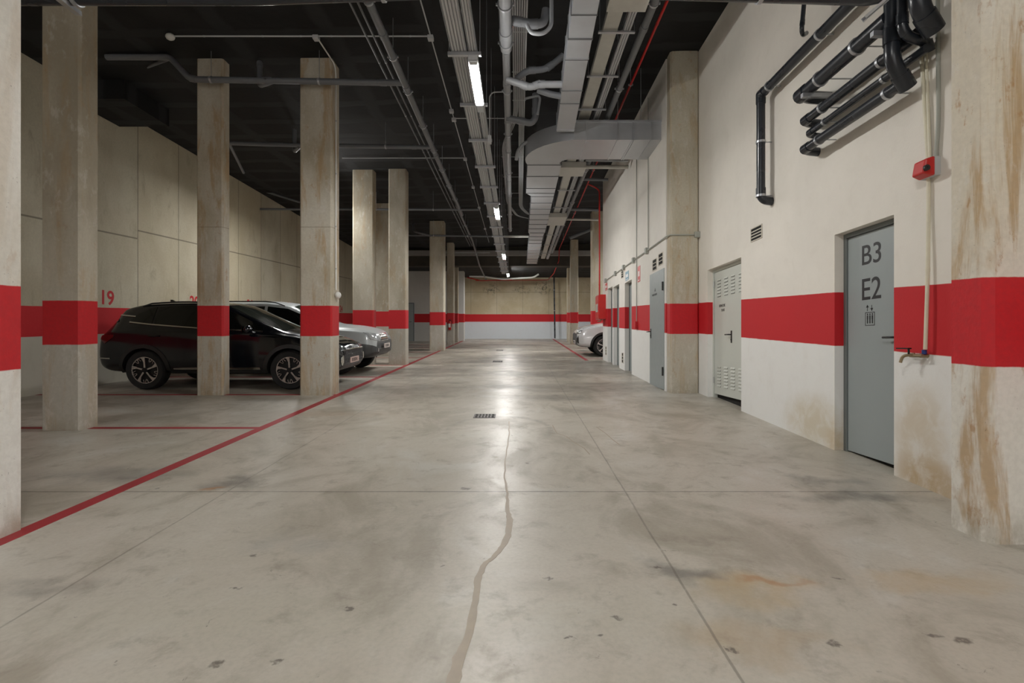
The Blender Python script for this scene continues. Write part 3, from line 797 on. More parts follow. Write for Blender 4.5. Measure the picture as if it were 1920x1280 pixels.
# cross drains
pipe_thing('cross_drain', 'grey cross drain passing in front of the two near columns', 'pipe',
           [P(200, 107, 8.7), P(318, 107, 8.65), P(354, 146, 8.6), P(370, 149, 8.6), P(500, 151, 8.6), P(735, 155, 8.6), DP(8.6)], .05, 'pvc', rad=.08,
           rods=[(3, .2), (4, .42)], couplings=[(2, .5), (4, .02), (3, .97), (4, .93)], group='cross drains under the ceiling')
pipe_thing('drain_branch', 'thin slanting drain branch at the left end of the near cross drain', 'pipe', [P(320, 109, 8.66), P(243, 137, 9.5)], .03, 'pvc')
pipe_thing('drain_trap', 'bent grey trap hanging on the near cross drain between the columns', 'pipe',
           [P(487, 112, 8.95), P(487, 160, 8.75), P(503, 155, 8.6), P(512, 151, 8.6)], .045, 'pvc', rad=.06, couplings=[(0, .2)])
pipe_thing('cross_drain', 'grey cross drain behind the two near columns', 'pipe',
           [P(425, 268, 11.4), P(560, 272, 11.4), P(800, 276, 11.4), DP(11.4)], .045, 'pvc', rods=[(1, .68)], couplings=[(1, .9)], group='cross drains under the ceiling')
pipe_thing('drain_branch', 'thin slanting drain branch behind the rust streaked column', 'pipe', [P(430, 270, 11.4), P(457, 324, 12.6)], .03, 'pvc')
pipe_thing('drain_trap', 'bent grey trap on the second cross drain beside the broad column', 'pipe',
           [P(552, 243, 11.6), P(552, 284, 11.6), P(562, 274, 11.4)], .045, 'pvc', rad=.06)
pipe_thing('cross_drain', 'thin grey cross drain above the middle pair of columns', 'pipe', [P(470, 392, 16.6), P(898, 393, 16.6)], .035, 'pvc', rods=[(0, .55), (0, .8)], group='cross drains under the ceiling')
pipe_thing('cross_drain', 'thin far cross drain right of the middle columns', 'pipe', [P(765, 441, 20.4), P(925, 443, 20.4)], .035, 'pvc', rods=[(0, .3), (0, .7)], group='cross drains under the ceiling')
pipe_thing('drain_branch', 'short slanting pipe near the ceiling beyond the middle columns', 'pipe', [P(774, 420, 20.5), P(777, 434, 20.2), P(808, 442, 20.0)], .04, 'pvc')
pipe_thing('drain_branch', 'slanting pipe high beside the left wall behind the rust streaked column', 'pipe', [P(466, 349, 16.6), P(562, 379, 16.6)], .035, 'pvc')
# big black pipe crossing close overhead
pipe_thing('overhead_pipe', 'thick black pipe crossing overhead at the top left', 'pipe', [P(-400, -8, 3.6), P(475, -8, 3.6), P(960, -26, 3.6)], .062, 'pvc_dark', clamps=[(0, .62), (1, .5)])
pipe_thing('overhead_pipe', 'thick black pipe crossing overhead at the top right', 'pipe', [P(985, -26, 3.6), P(1275, -18, 3.6), P(1652, -7, 3.6), P(1720, -60, 3.7)], .062, 'pvc_dark', clamps=[(1, .4)])
def strut(p0, p1, w_, label, m='galv'):
    p0 = Vector(p0); p1 = Vector(p1); d = (p1 - p0).normalized(); s_ = d.cross(Vector((0, 0, 1))).normalized(); u = s_.cross(d)
    b = MB(); 
    for (a, c, e0, e1) in ((-w_, w_, -.004, .004), (-w_, -w_ + .005, 0, w_ * 1.2), (w_ - .005, w_, 0, w_ * 1.2)):
        q = lambda p: [p + s_ * a + u * e0, p + s_ * c + u * e0, p + s_ * c + u * e1, p + s_ * a + u * e1]
        b.hexa(q(p0), q(p1))
    build(b, 'steel_strut', m, label=label, cat='bracket')
strut(P(147, 28, 3.8), P(60, -40, 3.1), .022, 'galvanised strut poking out below the black pipe at the top left')
strut(P(1622, 38, 3.5), P(1700, -30, 3.5), .02, 'galvanised strut in front of the dark pipe bundle')

# right wall dark pipes
g = 'dark wall pipes'
pipe_thing('charcoal_pipe', 'dark pipe running along the cream wall then dropping down it', 'pipe',
           [(3.07, 3.3, 4.49), (3.07, 6.47, 4.50), (3.07, 6.47, 3.17), (3.25, 6.47, 3.15)], .052, 'pvc_dark', rad=.09,
           clamps=[(0, .30), (0, .60), (0, .93), (1, .45), (1, .96)], couplings=[(0, .985), (1, .04), (1, .93)], wallx=XR)
def bundle(px0, py0, px1, py1, X, r, lab, mo=.8, cl=((0, .12), (0, .75))):
    Y1 = X * FL / (px0 - VPX); Y0 = X * FL / (px1 - VPX)
    z1 = CAM_H + (VPY - py0) / FL * Y1; z0 = CAM_H + (VPY - py1) / FL * Y0
    zm = (z0 + z1) / 2
    pipe_thing('charcoal_pipe', lab, 'pipe', [(XR + .02, Y1 + .02, zm - .01), (X, Y1, zm), (X, Y0, zm)], r, 'pvc_dark', rad=r * 2.2,
               clamps=[(1, f_) for _, f_ in cl], couplings=[(1, .05)], group='bundle of dark pipes bracketed to the cream wall', wallx=XR)
    return zm
bundle(1500, 184, 1668, 30, 2.90, .064, 'thickest dark pipe, topmost of the wall bundle', cl=((0, .28), (0, .7)))
bundle(1506, 230, 1722, 62, 3.01, .046, 'dark pipe second from the top of the wall bundle', cl=((0, .22), (0, .75)))
bundle(1513, 251, 1738, 92, 3.06, .032, 'thinnest dark pipe, third from the top of the wall bundle', cl=((0, .2), (0, .72)))
bundle(1506, 281, 1700, 152, 3.04, .046, 'lowest dark pipe of the wall bundle', cl=((0, .2), (0, .86)))
pipe_thing('riser_pipe', 'dark riser bending onto the lowest wall pipe', 'pipe', [P(1673, -130, 3.98), P(1673, 118, 3.98), P(1697, 156, 4.02)], .057, 'pvc_dark', rad=.09, couplings=[(0, .80), (1, .9)])
pipe_thing('riser_pipe', 'dark riser with an S bend right of the first one', 'pipe', [P(1692, -130, 3.85), P(1692, 66, 3.85), P(1736, 78, 3.88), P(1741, 96, 3.9)], .037, 'pvc_dark', rad=.1, couplings=[(0, .85), (2, .5)])
pipe_thing('riser_pipe', 'thick dark elbow closest to the near right column', 'pipe', [P(1723, -130, 3.7), P(1723, 12, 3.7), P(1745, 48, 3.75)], .066, 'pvc_dark', rad=.14, couplings=[(0, .7), (1, .85)])
pipe_thing('hanging_pipe', 'short thin dark pipe hanging at the top of the cream wall', 'pipe', [P(1510, -20, 5.3), P(1503, 58, 5.3), P(1506, 66, 5.38), P(1512, 62, 5.45)], .022, 'pvc_dark', rad=.04, couplings=[(0, .8)])
for (xa, y_, z_, lab) in ((2.80, 5.05, 3.80, 'far galvanised bracket arm under the thickest wall pipe'), (2.80, 4.05, 3.80, 'near galvanised bracket arm under the thickest wall pipe')):
    b = MB().box(xa, y_ - .02, z_ - .02, XR, y_ + .02, z_ + .02); build(b, 'pipe_bracket', 'galv', label=lab, cat='bracket', group='bracket arms of the pipe bundle')

# cream conduits, grey conduit
def W(px, py, X=3.19):
    return P(px, py, X * FL / (px - VPX))
pipe_thing('cream_pipe', 'cream plastic pipe running down the wall to the tap', 'pipe',
           [W(1727, 90), W(1741, 320), W(1741, 400), W(1739, 540, 3.17), W(1735, 655, 3.165)], .014, 'cream', rad=.3, couplings=[(2, .75)])
pipe_thing('cream_pipe', 'second cream conduit beside the tap pipe, up to the alarm', 'pipe', [W(1736, 90), W(1744, 300)], .011, 'cream')
pipe_thing('grey_conduit', 'grey conduit dropping to the alarm next to the near right column', 'conduit', [W(1758, -150), W(1758, 0), W(1760, 225), W(1755, 294)], .014, 'wallconduit', rad=.15, couplings=[(1, .3)])
# wall conduit line on the rear right wall with boxes
zc1 = 3.28
o = empty('surface_conduit', (X2, 12, zc1), 'grey conduit line with junction boxes along the white wall and across the pier', 'conduit')
build(MB().tube(arc([(XR - .02, 9.045, zc1), (2.69, 9.045, zc1), (2.665, 9.2, zc1), (2.665, 15.7, zc1 + .0)], .03), .012, 8), 'pipe_run', 'wallconduit', o, smooth=True)
build(MB().box(3.12, 9.0, zc1 - .05, 3.22, 9.06, zc1 + .05), 'junction_box', 'wallconduit', o, bevel=.005)
for y in (10.6, 11.8, 12.9, 14.0, 15.55):
    build(MB().box(2.63, y - .06, zc1 - .06, X2, y + .06, zc1 + .06), 'junction_box', 'wallconduit', o, bevel=.005)
pipe_thing('surface_conduit', 'thin vertical conduit down the white wall to a switch in the red band', 'conduit', [(2.672, 11.53, 6.4), (2.672, 11.53, 1.85)], .010, 'wallconduit')
pipe_thing('surface_conduit', 'thin vertical conduit above the grey flush door', 'conduit', [(2.672, 10.5, 6.4), (2.672, 10.5, 3.3)], .010, 'wallconduit')
build(MB().box(2.63, 11.47, 1.70, X2, 11.59, 1.86), 'light_switch', 'number', label='small switch box at the foot of the thin conduit in the red band', cat='switch')

# red sprinkler pipe
rr = .022
pipe_thing('sprinkler_pipe', 'long red fire main hung along the right side of the ceiling', 'pipe',
           [(2.11, 2.5, 6.2), (2.11, 27.0 - .9, 6.2), (2.09, 26.15, 5.6), (2.0, 28.5, 5.28), (1.85, 31.3, 5.28), (1.2, 31.4, 5.28), (-2.6, 31.4, 5.25)], rr, 'red', rad=.1,
           couplings=[(0, k / 9) for k in range(1, 9)], rods=[(0, .1), (0, .3), (0, .5), (0, .7), (0, .9)])
pipe_thing('sprinkler_riser', 'red riser pipe dropping to the hose cabinet', 'pipe', [(2.11, 15.5, 6.2), (2.4, 15.9, 6.22), (2.55, 16.0, 6.15), (2.55, 16.0, 2.87)], .024, 'red', rad=.12, couplings=[(2, .3), (2, .6), (2, .9)])

# grey pipe next to the red one
pipe_thing('grey_pipe', 'thick grey pipe between the trunking and the red fire main', 'pipe', [(1.74, 2.5, 5.65), (1.70, 9.7, 5.65), (1.62, 19.5, 5.65), (1.62, 24, 5.65)], .052, 'pvc', couplings=[(0, .62), (1, .4)],
           rods=[(0, .55), (0, .85), (1, .3), (1, .6), (1, .9)])
# centre pipe
pipe_thing('centre_pipe', 'large pale pipe hung along the middle of the ceiling', 'pipe', [(-.13, 2.5, 5.5), (-.165, 7.2, 5.5)], .080, 'pvc_light', couplings=[(0, .66), (0, .93)], rods=[(0, .8), (0, .97)], seg=20)
pipe_thing('centre_pipe', 'slimmer far length of the large pale ceiling pipe', 'pipe', [(-.165, 7.25, 5.5), (-.28, 18.7, 5.5)], .058, 'pvc_light', couplings=[(0, k) for k in (.08, .2, .33, .5, .62, .8)], rods=[(0, .1), (0, .25), (0, .45), (0, .6), (0, .8), (0, .97)], seg=18)
# drainage knots right of the centre pipe
def PP(l, Y): return [P(x, y, Y) for x, y in l]
pipe_thing('drain_branch', 'first thick branch curling right from the large pale pipe', 'pipe', PP([(958, 38), (998, 45), (1020, 44), (1024, 18)], 6.7), .055, 'pvc', rad=.1, couplings=[(1, .1), (0, .3)])
pipe_thing('drain_branch', 'thin pipe dropping and bending under the first branch', 'pipe', PP([(1034, -60), (1034, 50), (1018, 64), (995, 62), (988, 46)], 6.6), .026, 'pvc_light', rad=.12)
pipe_thing('drain_branch', 'pale angled branch meeting the large pipe at mid ceiling', 'pipe', PP([(950, 149), (994, 164), (1010, 158), (1060, 158)], 7.9), .052, 'pvc_light', rad=.1, couplings=[(0, .75), (1, .8), (2, .1)])
pipe_thing('drain_branch', 'grey arched branch above the pale angled one', 'pipe', PP([(968, 148), (988, 132), (1022, 130), (1040, 118), (1056, 104)], 8.1), .05, 'pvc', rad=.12, couplings=[(1, .3), (2, .5)])
pipe_thing('drain_branch', 'dark short branch running into the duct below the pale one', 'pipe', PP([(1008, 168), (1030, 176), (1052, 180)], 8.2), .05, 'pvc')
pipe_thing('drain_branch', 'third branch hooking up beside the twin elbow', 'pipe', PP([(950, 221), (996, 231), (1004, 222), (1004, 176)], 9.3), .058, 'pvc', rad=.12, couplings=[(0, .6), (2, .3)])
pipe_thing('drain_branch', 'thin loop of pipe beside the third branch', 'pipe', PP([(984, 185), (1014, 178), (1008, 215)], 9.2), .022, 'pvc_light', rad=.1)
# striped conduits
for i in range(7):
    x = -.07 + i * .032
    if i >= 3:
        pts = [(x, 2.5, 5.9), (x, 9.6, 5.9), (x + .02, 17.0, 5.9), (x + .25, 17.8, 5.9), (.45, 18.1, 5.9)]
    else:
        pts = [(x, 2.5, 5.9), (x, 10.4, 5.9), (-.36 + i * .03, 11.6, 5.9), (-.36 + i * .03, 16.6, 5.9), (-.05 + i * .03, 18.2, 5.9), (.45, 18.6, 5.9)]
    pipe_thing('flexible_conduit', 'pale flexible conduit in the flat bundle behind the large pipe', 'conduit', pts, .0125, 'conduit', rad=.6, seg=8, group='flat bundle of flexible conduits')
b = MB()
for y in (6.6, 7.5, 8.6, 9.6, 12.5, 14, 15.5): b.box(-.1 if y < 10 else -.4, y - .008, 5.915, .15, y + .008, 5.925)
for y in (6.6, 9.6, 12.5, 15.5):
    b.tube([(.02, y, 5.9), (.02, y, cz(0))], .004, 6)
build(b, 'conduit_strap', 'galv', label='thin cross straps holding the flat bundle of conduits', cat='strap')
pipe_thing('duct_branch_pipe', 'pale curved pipe swinging from the conduit bundle to the big duct', 'pipe', [P(968, 300, 10.6), P(970, 284, 10.5), P(982, 268, 10.4), P(1000, 262, 10.4)], .035, 'pvc_light', rad=.3)

# cable trays
def cable_tray(x0, x1, z, y0, y1, label, ncond, brackets, m='tray', base='galv'):
    o = empty('cable_tray', ((x0 + x1) / 2, y0, z), label, 'cable tray', 'cable trays along the aisle')
    b = MB(); b.box(x0, y0, z + .03, x1, y1, z + .034); b.box(x0, y0, z, x0 + .004, y1, z + .06); b.box(x1 - .004, y0, z, x1, y1, z + .06)
    build(b, 'tray_channel', base, o)
    wdt = (x1 - x0 - .01) / ncond
    for k in range(ncond):
        xc = x0 + .005 + wdt * (k + .5)
        build(MB().tube([(xc, y0, z + .018), (xc, y1, z + .018)], wdt * .47, 8), 'cable_duct', 'conduit', o, smooth=True)
    return o
zt_ = 4.85
cable_tray(-.80, -.612, zt_, 2.2, 25.6, 'wide cable tray with ribbed conduits left of the strip lamps', 5, None)
cable_tray(-.592, -.49, zt_, 2.2, 25.6, 'narrow cable tray directly above the strip lamps', 3, None)
yb = [3.6, 4.85] + [6.14 + 1.3 * k for k in range(15)]
for k, y in enumerate(yb):
    o = empty('tray_bracket', (-.64, y, zt_ - .03), 'galvanised cross bracket carrying the two cable trays', 'bracket', 'brackets under the cable trays')
    build(MB().box(-.84, y - .022, zt_ - .045, -.44, y + .022, zt_ - .038).box(-.84, y - .022, zt_ - .038, -.44, y - .019, zt_ - .004).box(-.84, y + .019, zt_ - .038, -.44, y + .022, zt_ - .004), 'cross_bar', 'galv', o)
    for xr in (-.825, -.455): build(MB().tube([(xr, y, zt_ - .05), (xr, y, cz(xr))], .004, 6), 'rod', 'galv', o)
# small junction boxes hanging by trays
for p, lab in ((P(918, 262, 8.55), 'small switch box hanging right of the cable trays'),):
    build(MB().box(p.x - .03, p.y - .05, p.z - .06, p.x + .03, p.y + .05, p.z + .06), 'junction_box', 'conduit', label=lab, cat='junction box', bevel=.004)
pipe_thing('overhead_conduit', 'thin conduit looping from the switch box to the large pale pipe', 'conduit', [P(918, 256, 8.55), P(918, 180, 8.55), P(924, 173, 8.55), P(946, 172, 8.55)], .010, 'conduit', rad=.05)

# strip lamps
def strip_lamp(y0, label, x=-.537, z=4.75):
    y1 = y0 + 1.32
    o = empty('strip_lamp', (x, (y0 + y1) / 2, z - .04), label, 'lamp', 'fluorescent strip lamps')
    build(MB().box(x - .056, y0 - .02, z, x + .056, y1 + .02, z + .06), 'housing', 'conduit', o, bevel=.004)
    build(MB().box(x - .048, y0 + .06, z - .024, x + .048, y0 + 1.10, z - .001), 'diffuser', 'lamp', o)
    for a, c in ((y0 - .02, y0 + .06), (y0 + 1.10, y1)):
        build(MB().box(x - .05, a, z - .026, x + .05, c, z), 'end_cap', 'lens', o, bevel=.006)
    build(MB().box(x - .060, y0, z - .022, x - .056, y1, z + .03), 'added_light_guard', 'galv', o)  # added on one side to keep lamp light off the wide tray
    for yy in (y0 + .2, y1 - .2):
        b = MB(); b.tube([(x, yy, z + .06), (x, yy, (zt_ - .0 if abs(x + .537) < .01 and z < 4.8 else (5.46 if y0 > 27 else cz(x))))], .004, 6); build(b, 'rod', 'galv', o)
    return o
strip_lamp(6.14, 'glowing fluorescent strip lamp nearest the camera')
strip_lamp(12.75, 'glowing fluorescent strip lamp, second along the aisle')
strip_lamp(19.3, 'glowing fluorescent strip lamp, third along the aisle')
strip_lamp(27.5, 'glowing fluorescent strip lamp farthest down the aisle', z=5.15)
strip_lamp(-.4, 'unseen fluorescent strip lamp added overhead, above the camera')  # added out of view to light the near end
strip_lamp(-6.0, 'unseen fluorescent strip lamp added behind the camera')  # also added unseen, lights the faces turned to the camera
strip_lamp(18.0, 'unseen fill lamp added over the right hand bays, nearer one', x=5.2, z=5.2)  # added behind the wall to brighten the far end
strip_lamp(25.0, 'unseen fill lamp added over the right hand bays, farther one', x=5.2, z=5.0)  # second unseen bay lamp, added as fill for the far wall
strip_lamp(13.4, 'fill lamp added over the left bays, hidden behind the broad column', x=-5.62, z=5.35)  # added out of sight to brighten the left wall

# grey transparent cover plate beside lamp 1
# cream trunking on the right with boxes
o = empty('trunking', (1.27, 9, 5.65), 'wide cream cable trunking between the duct and the grey tray', 'trunking')
build(MB().box(1.165, 2.5, 5.65, 1.365, 25.8, 5.73), 'channel', 'tray', o, bevel=.004)
for k, y in enumerate((7.0, 8.15, 9.3, 12.5, 14.2, 16, 18, 20, 22, 24)):
    ob_ = empty('trunking_bracket', (1.36, y, 5.6), 'cross bracket hung under the cream trunking and the slim grey tray', 'bracket', 'brackets under the trunking')
    build(MB().box(1.10, y - .02, 5.600, 1.60, y + .02, 5.622), 'cross_bar', 'galv', ob_)
    for xr in (1.12, 1.59): build(MB().tube([(xr, y, 5.61), (xr, y, cz(xr))], .004, 6), 'rod', 'galv', ob_)
o = empty('cable_tray', (1.5, 9, 5.66), 'slim grey cable tray right of the cream trunking', 'cable tray')
build(MB().box(1.43, 2.5, 5.65, 1.55, 25.8, 5.66).box(1.43, 2.5, 5.65, 1.435, 25.8, 5.71).box(1.545, 2.5, 5.65, 1.55, 25.8, 5.71), 'tray_channel', 'galv', o)
for k in range(3): build(MB().tube([(1.455 + k * .035, 2.5, 5.64), (1.455 + k * .035, 25.8, 5.64)], .014, 8), 'cable_duct', 'conduit', o, smooth=True)
def ceil_box(px0, px1, py0, py1, z, h, lab, m='tray'):
    Ya = (z - CAM_H) * FL / (VPY - py0); Yb = (z - CAM_H) * FL / (VPY - py1)
    x0 = (px0 - VPX) / FL * (Ya + Yb) / 2; x1 = (px1 - VPX) / FL * (Ya + Yb) / 2
    build(MB().box(x0, min(Ya, Yb), z, x1, max(Ya, Yb), z + h), 'junction_box', m, label=lab, cat='junction box', bevel=.006)
ceil_box(1142, 1218, -20, 23, 5.50, .14, 'flat white junction box under the trunking at the top of the picture')
ceil_box(1048, 1096, 314, 331, 5.50, .14, 'flat white junction box just beyond the cross duct')
ceil_box(1024, 1060, 407, 423, 5.50, .14, 'flat white junction box farther along the trunking')

# ventilation ducts
def duct_path(rings, label, name='air_duct', seams=(), parent=None):
    pass
o = empty('air_duct', (.8, 2.5, 5.27), 'slim galvanised duct running overhead towards the cross duct', 'duct')
def lerp(a, b_, t_): return a + (b_ - a) * t_
def d1(y):
    t_ = (y - 2.2) / (9.45 - 2.2); return lerp(.55, .715, t_), lerp(.83, 1.035, t_), 5.27
a = d1(2.2); c = d1(9.45)
b = MB().hexa([(a[0], 2.2, a[2]), (a[1], 2.2, a[2]), (a[1], 2.2, a[2] + .30), (a[0], 2.2, a[2] + .30)], [(c[0], 9.45, c[2]), (c[1], 9.45, c[2]), (c[1], 9.45, c[2] + .30), (c[0], 9.45, c[2] + .30)])
build(b, 'duct_section', 'duct', o)
for py in (28, 73, 110, 112, 170, 194, 243):
    y = (5.27 - CAM_H) * FL / (VPY - py); q = d1(y); th = .022 if py in (110, 73, 243) else .006
    build(MB().box(q[0] - .010, y - th / 2, q[2] - .010, q[1] + .010, y + th / 2, q[2] + .31), 'flange', 'seam' if th < .01 or py == 73 else 'galv', o)
# cross duct + elbow + long duct
zb0 = 5.18; hD = .33
o = empty('air_duct', (1.8, 10.1, zb0), 'broad galvanised duct crossing from the pier and turning down the aisle', 'duct')
b = MB().box(1.05, 9.6, zb0, 2.72, 10.62, zb0 + hD); build(b, 'duct_section', 'duct', o)
# elbow: quarter turn from -x direction to +y direction
cx, cy = 1.05, 10.95      # centre of the turn
b = MB(); n_ = 10; rin, rout = .33, 1.35
prev = None
vs = []
for i in range(n_ + 1):
    th = -PI / 2 - (PI / 2) * i / n_
    for r_ in (rin * .4, 0):
        pass
rings = []
for i in range(n_ + 1):
    t_ = i / n_
    th = -PI / 2 - (PI / 2) * t_
    ri = lerp(.33, .12, t_); ro = lerp(1.35, .84, t_)
    rings.append([(cx + ri * math.cos(th), cy + ri * math.sin(th), zb0), (cx + ro * math.cos(th), cy + ro * math.sin(th), zb0),
                  (cx + ro * math.cos(th), cy + ro * math.sin(th), zb0 + hD), (cx + ri * math.cos(th), cy + ri * math.sin(th), zb0 + hD)])
vs = [v for r_ in rings for v in r_]
fs = [(3, 2, 1, 0), tuple(len(vs) - 4 + k for k in range(4))]
for i in range(n_):
    for k in range(4): fs.append((i * 4 + k, i * 4 + (k + 1) % 4, i * 4 + 4 + (k + 1) % 4, i * 4 + 4 + k))
b.add(vs, fs); build(b, 'elbow', 'duct', o, smooth=True)
def ds(x0, x1, y0, y1, xb0=None, xb1=None, z=zb0, h=hD):
    xb0 = x0 if xb0 is None else xb0; xb1 = x1 if xb1 is None else xb1
    build(MB().hexa([(x0, y0, z), (x1, y0, z), (x1, y0, z + h), (x0, y0, z + h)], [(xb0, y1, z), (xb1, y1, z), (xb1, y1, z + h), (xb0, y1, z + h)]), 'duct_section', 'duct', o)
ds(.21, .93, 10.95, 13.0); ds(.21, .93, 13.0, 13.3, .36, .93)
ds(.36, .93, 13.3, 17.6); ds(.36, .93, 17.6, 17.9, .42, .90); ds(.42, .90, 17.9, 24.5)
for y in (10.95, 11.7, 12.6, 13.0, 13.3):
    build(MB().box(.20 if y < 13.1 else .35, y - .008, zb0 - .010, .94, y + .008, zb0 + hD + .01), 'flange', 'seam', o)
y = 13.9
while y < 24.5:
    build(MB().box(.35 if y < 17.6 else .41, y - .012, zb0 - .012, .94, y + .012, zb0 + hD + .01), 'flange', 'seam' if int(y * 10) % 3 else 'galv', o); y += .62
for x in (1.28, 1.87, 2.15, 2.19, 2.5):
    build(MB().box(x - .010, 9.585, zb0 - .012, x + .010, 10.63, zb0 + hD + .012), 'flange', 'galv', o)
build(MB().box(1.0, 9.57, zb0 + hD, 2.72, 9.60, zb0 + hD + .03), 'hanger_rail', 'galv', o)
for x in (1.87, 2.3): build(MB().tube([(x, 9.58, zb0 + hD), (x, 9.58, cz(x))], .005, 6), 'hanger_rod', 'galv', o)
# dark bits of pipe at the right, running to walls
for i, (l, Y, r_, m_, lab) in enumerate((([(1098, 300), (1178, 301)], 11.6, .03, 'pvc_light', 'pale pipe crossing just beyond the cross duct'),
        ([(1096, 313), (1178, 313)], 12.2, .045, 'tray', 'cream pipe from the trunking to the white wall, nearest one'),
        ([(1090, 336), (1140, 337)], 14.5, .04, 'pvc', 'grey pipe end above the red riser elbow'),
        ([(1055, 411), (1122, 412)], 19.8, .045, 'tray', 'cream pipe crossing to the column, below the dark one'),
        ([(1060, 392), (1122, 393)], 18.2, .06, 'pvc', 'dark grey pipe crossing to the column behind the riser'),
        ([(1068, 446), (1108, 430)], 21.0, .07, 'pvc', 'slanting grey pipe above the far right column'),
        ([(945, 443), (1000, 443)], 20.3, .05, 'tray', 'short pale pipe between the lamp tray and the duct'))):
    pipe_thing('cross_pipe', lab, 'pipe', PP(l, Y), r_, m_)
# hanging far things
pipe_thing('overhead_conduit', 'pale conduit slung low across the far end of the aisle', 'conduit', [P(880, 518, 29.5), P(905, 518, 29.5), P(942, 523, 29.5), P(1000, 520, 29.5), P(1010, 514, 29.5)], .05, 'white', rad=.2)
pipe_thing('dark_downpipe', 'black downpipe on the far wall beside the right bay line', 'pipe', [P(1038.5, 505, 31.2), P(1040.5, 634, 31.2)], .045, 'pvc_dark', clamps=[(0, .3), (0, .6)])
pipe_thing('red_pipe', 'short red pipe run under the ceiling at the far left corner', 'pipe', [P(876, 520, 31), P(902, 526, 31), P(960, 524, 31)], .03, 'red')
# white/grey ceiling conduits
zt2 = 6.22
pipe_thing('overhead_conduit', 'long thin conduit with boxes left of the wide cable tray', 'conduit', [(-1.38, 2.5, zt2), (-1.38, 24.5, zt2)], .011, 'conduit', seg=8, clamps=[(0, k / 24) for k in range(2, 22)])
cboxes = [(-1.38, 8.1), (-1.38, 10.65), (-1.38, 11.05), (-1.38, 13.4), (-1.38, 15.8), (-1.38, 18.2), (-1.38, 21.5), (-3.19, 8.1)]
for k, (x, y) in enumerate(cboxes):
    build(MB().box(x - .045, y - .05, zt2 - .06, x + .045, y + .05, zt2 + .0), 'junction_box', 'conduit', label='small grey junction box on the ceiling conduits' if k < 7 else 'junction box where the conduit turns down to the broad column',
          cat='junction box', group='junction boxes on the ceiling conduits', bevel=.006)
pipe_thing('overhead_conduit', 'pale conduit crossing the ceiling to the lamp socket at the upper left', 'conduit', [(-5.45, 8.1, zt2), (-1.42, 8.1, zt2)], .012, 'conduit', seg=8, clamps=[(0, .12), (0, .35), (0, .5), (0, .62), (0, .93)])
build(MB().sphere((-5.50, 8.1, zt2 - .01), .06, sx=1.2, sz=.9), 'motion_sensor', 'white', label='white round sensor at the end of the upper left ceiling conduit', cat='sensor', smooth=True)
pipe_thing('overhead_conduit', 'pale conduit crossing the ceiling right of the broad column', 'conduit', [(-4.6, 13.4, zt2), (-1.42, 13.4, zt2)], .012, 'conduit', seg=8, clamps=[(0, .5), (0, .7)])
pipe_thing('overhead_conduit', 'pale conduit crossing the ceiling behind the far columns', 'conduit', [(-3.6, 25.6, zt2 - .3), (-1.4, 25.6, zt2 - .3)], .02, 'conduit', seg=8)
pipe_thing('overhead_conduit', 'thin conduit crossing from a box to the cable trays', 'conduit', [(-1.34, 11.05, zt2), (-.05, 11.05, zt2)], .011, 'conduit', seg=8)
pipe_thing('overhead_conduit', 'thin conduit crossing right to the top of the white wall', 'conduit', [(1.75, 10.9, 6.1), (2.55, 10.9, 6.1), (2.66, 10.9, 5.9)], .011, 'conduit', seg=8, rad=.08)
pipe_thing('column_conduit', 'white conduit down the aisle side of the broad column', 'conduit', [(-3.19, 8.15, zt2 + .0), (-3.19, 8.93, zt2 + .0), (-3.19, 8.98, 6.0), (-3.19, 8.98, 2.3)], .012, 'white', rad=.1, seg=8, clamps=[(2, .2), (2, .45), (2, .7), (2, .9)])
build(MB().sphere((-3.155, 8.98, 2.21), .055, sz=1.1), 'motion_sensor', 'white', label='white round sensor on the broad column beside the red band', cat='sensor', smooth=True)

# ================================================================== CARS
def hermite(xs, ys, x):
    n = len(xs)
    if x <= xs[0]: return ys[0]
    if x >= xs[-1]: return ys[-1]
    d = [(ys[i + 1] - ys[i]) / (xs[i + 1] - xs[i]) for i in range(n - 1)]
    m = [d[0]] + [0 if d[i - 1] * d[i] <= 0 else 2 * d[i - 1] * d[i] / (d[i - 1] + d[i]) for i in range(1, n - 1)] + [d[-1]]
    for i in range(n - 1):
        if x <= xs[i + 1]:
            h = xs[i + 1] - xs[i]; t_ = (x - xs[i]) / h
            return ((2 * t_ ** 3 - 3 * t_ ** 2 + 1) * ys[i] + (t_ ** 3 - 2 * t_ ** 2 + t_) * h * m[i] + (-2 * t_ ** 3 + 3 * t_ ** 2) * ys[i + 1] + (t_ ** 3 - t_ ** 2) * h * m[i + 1])

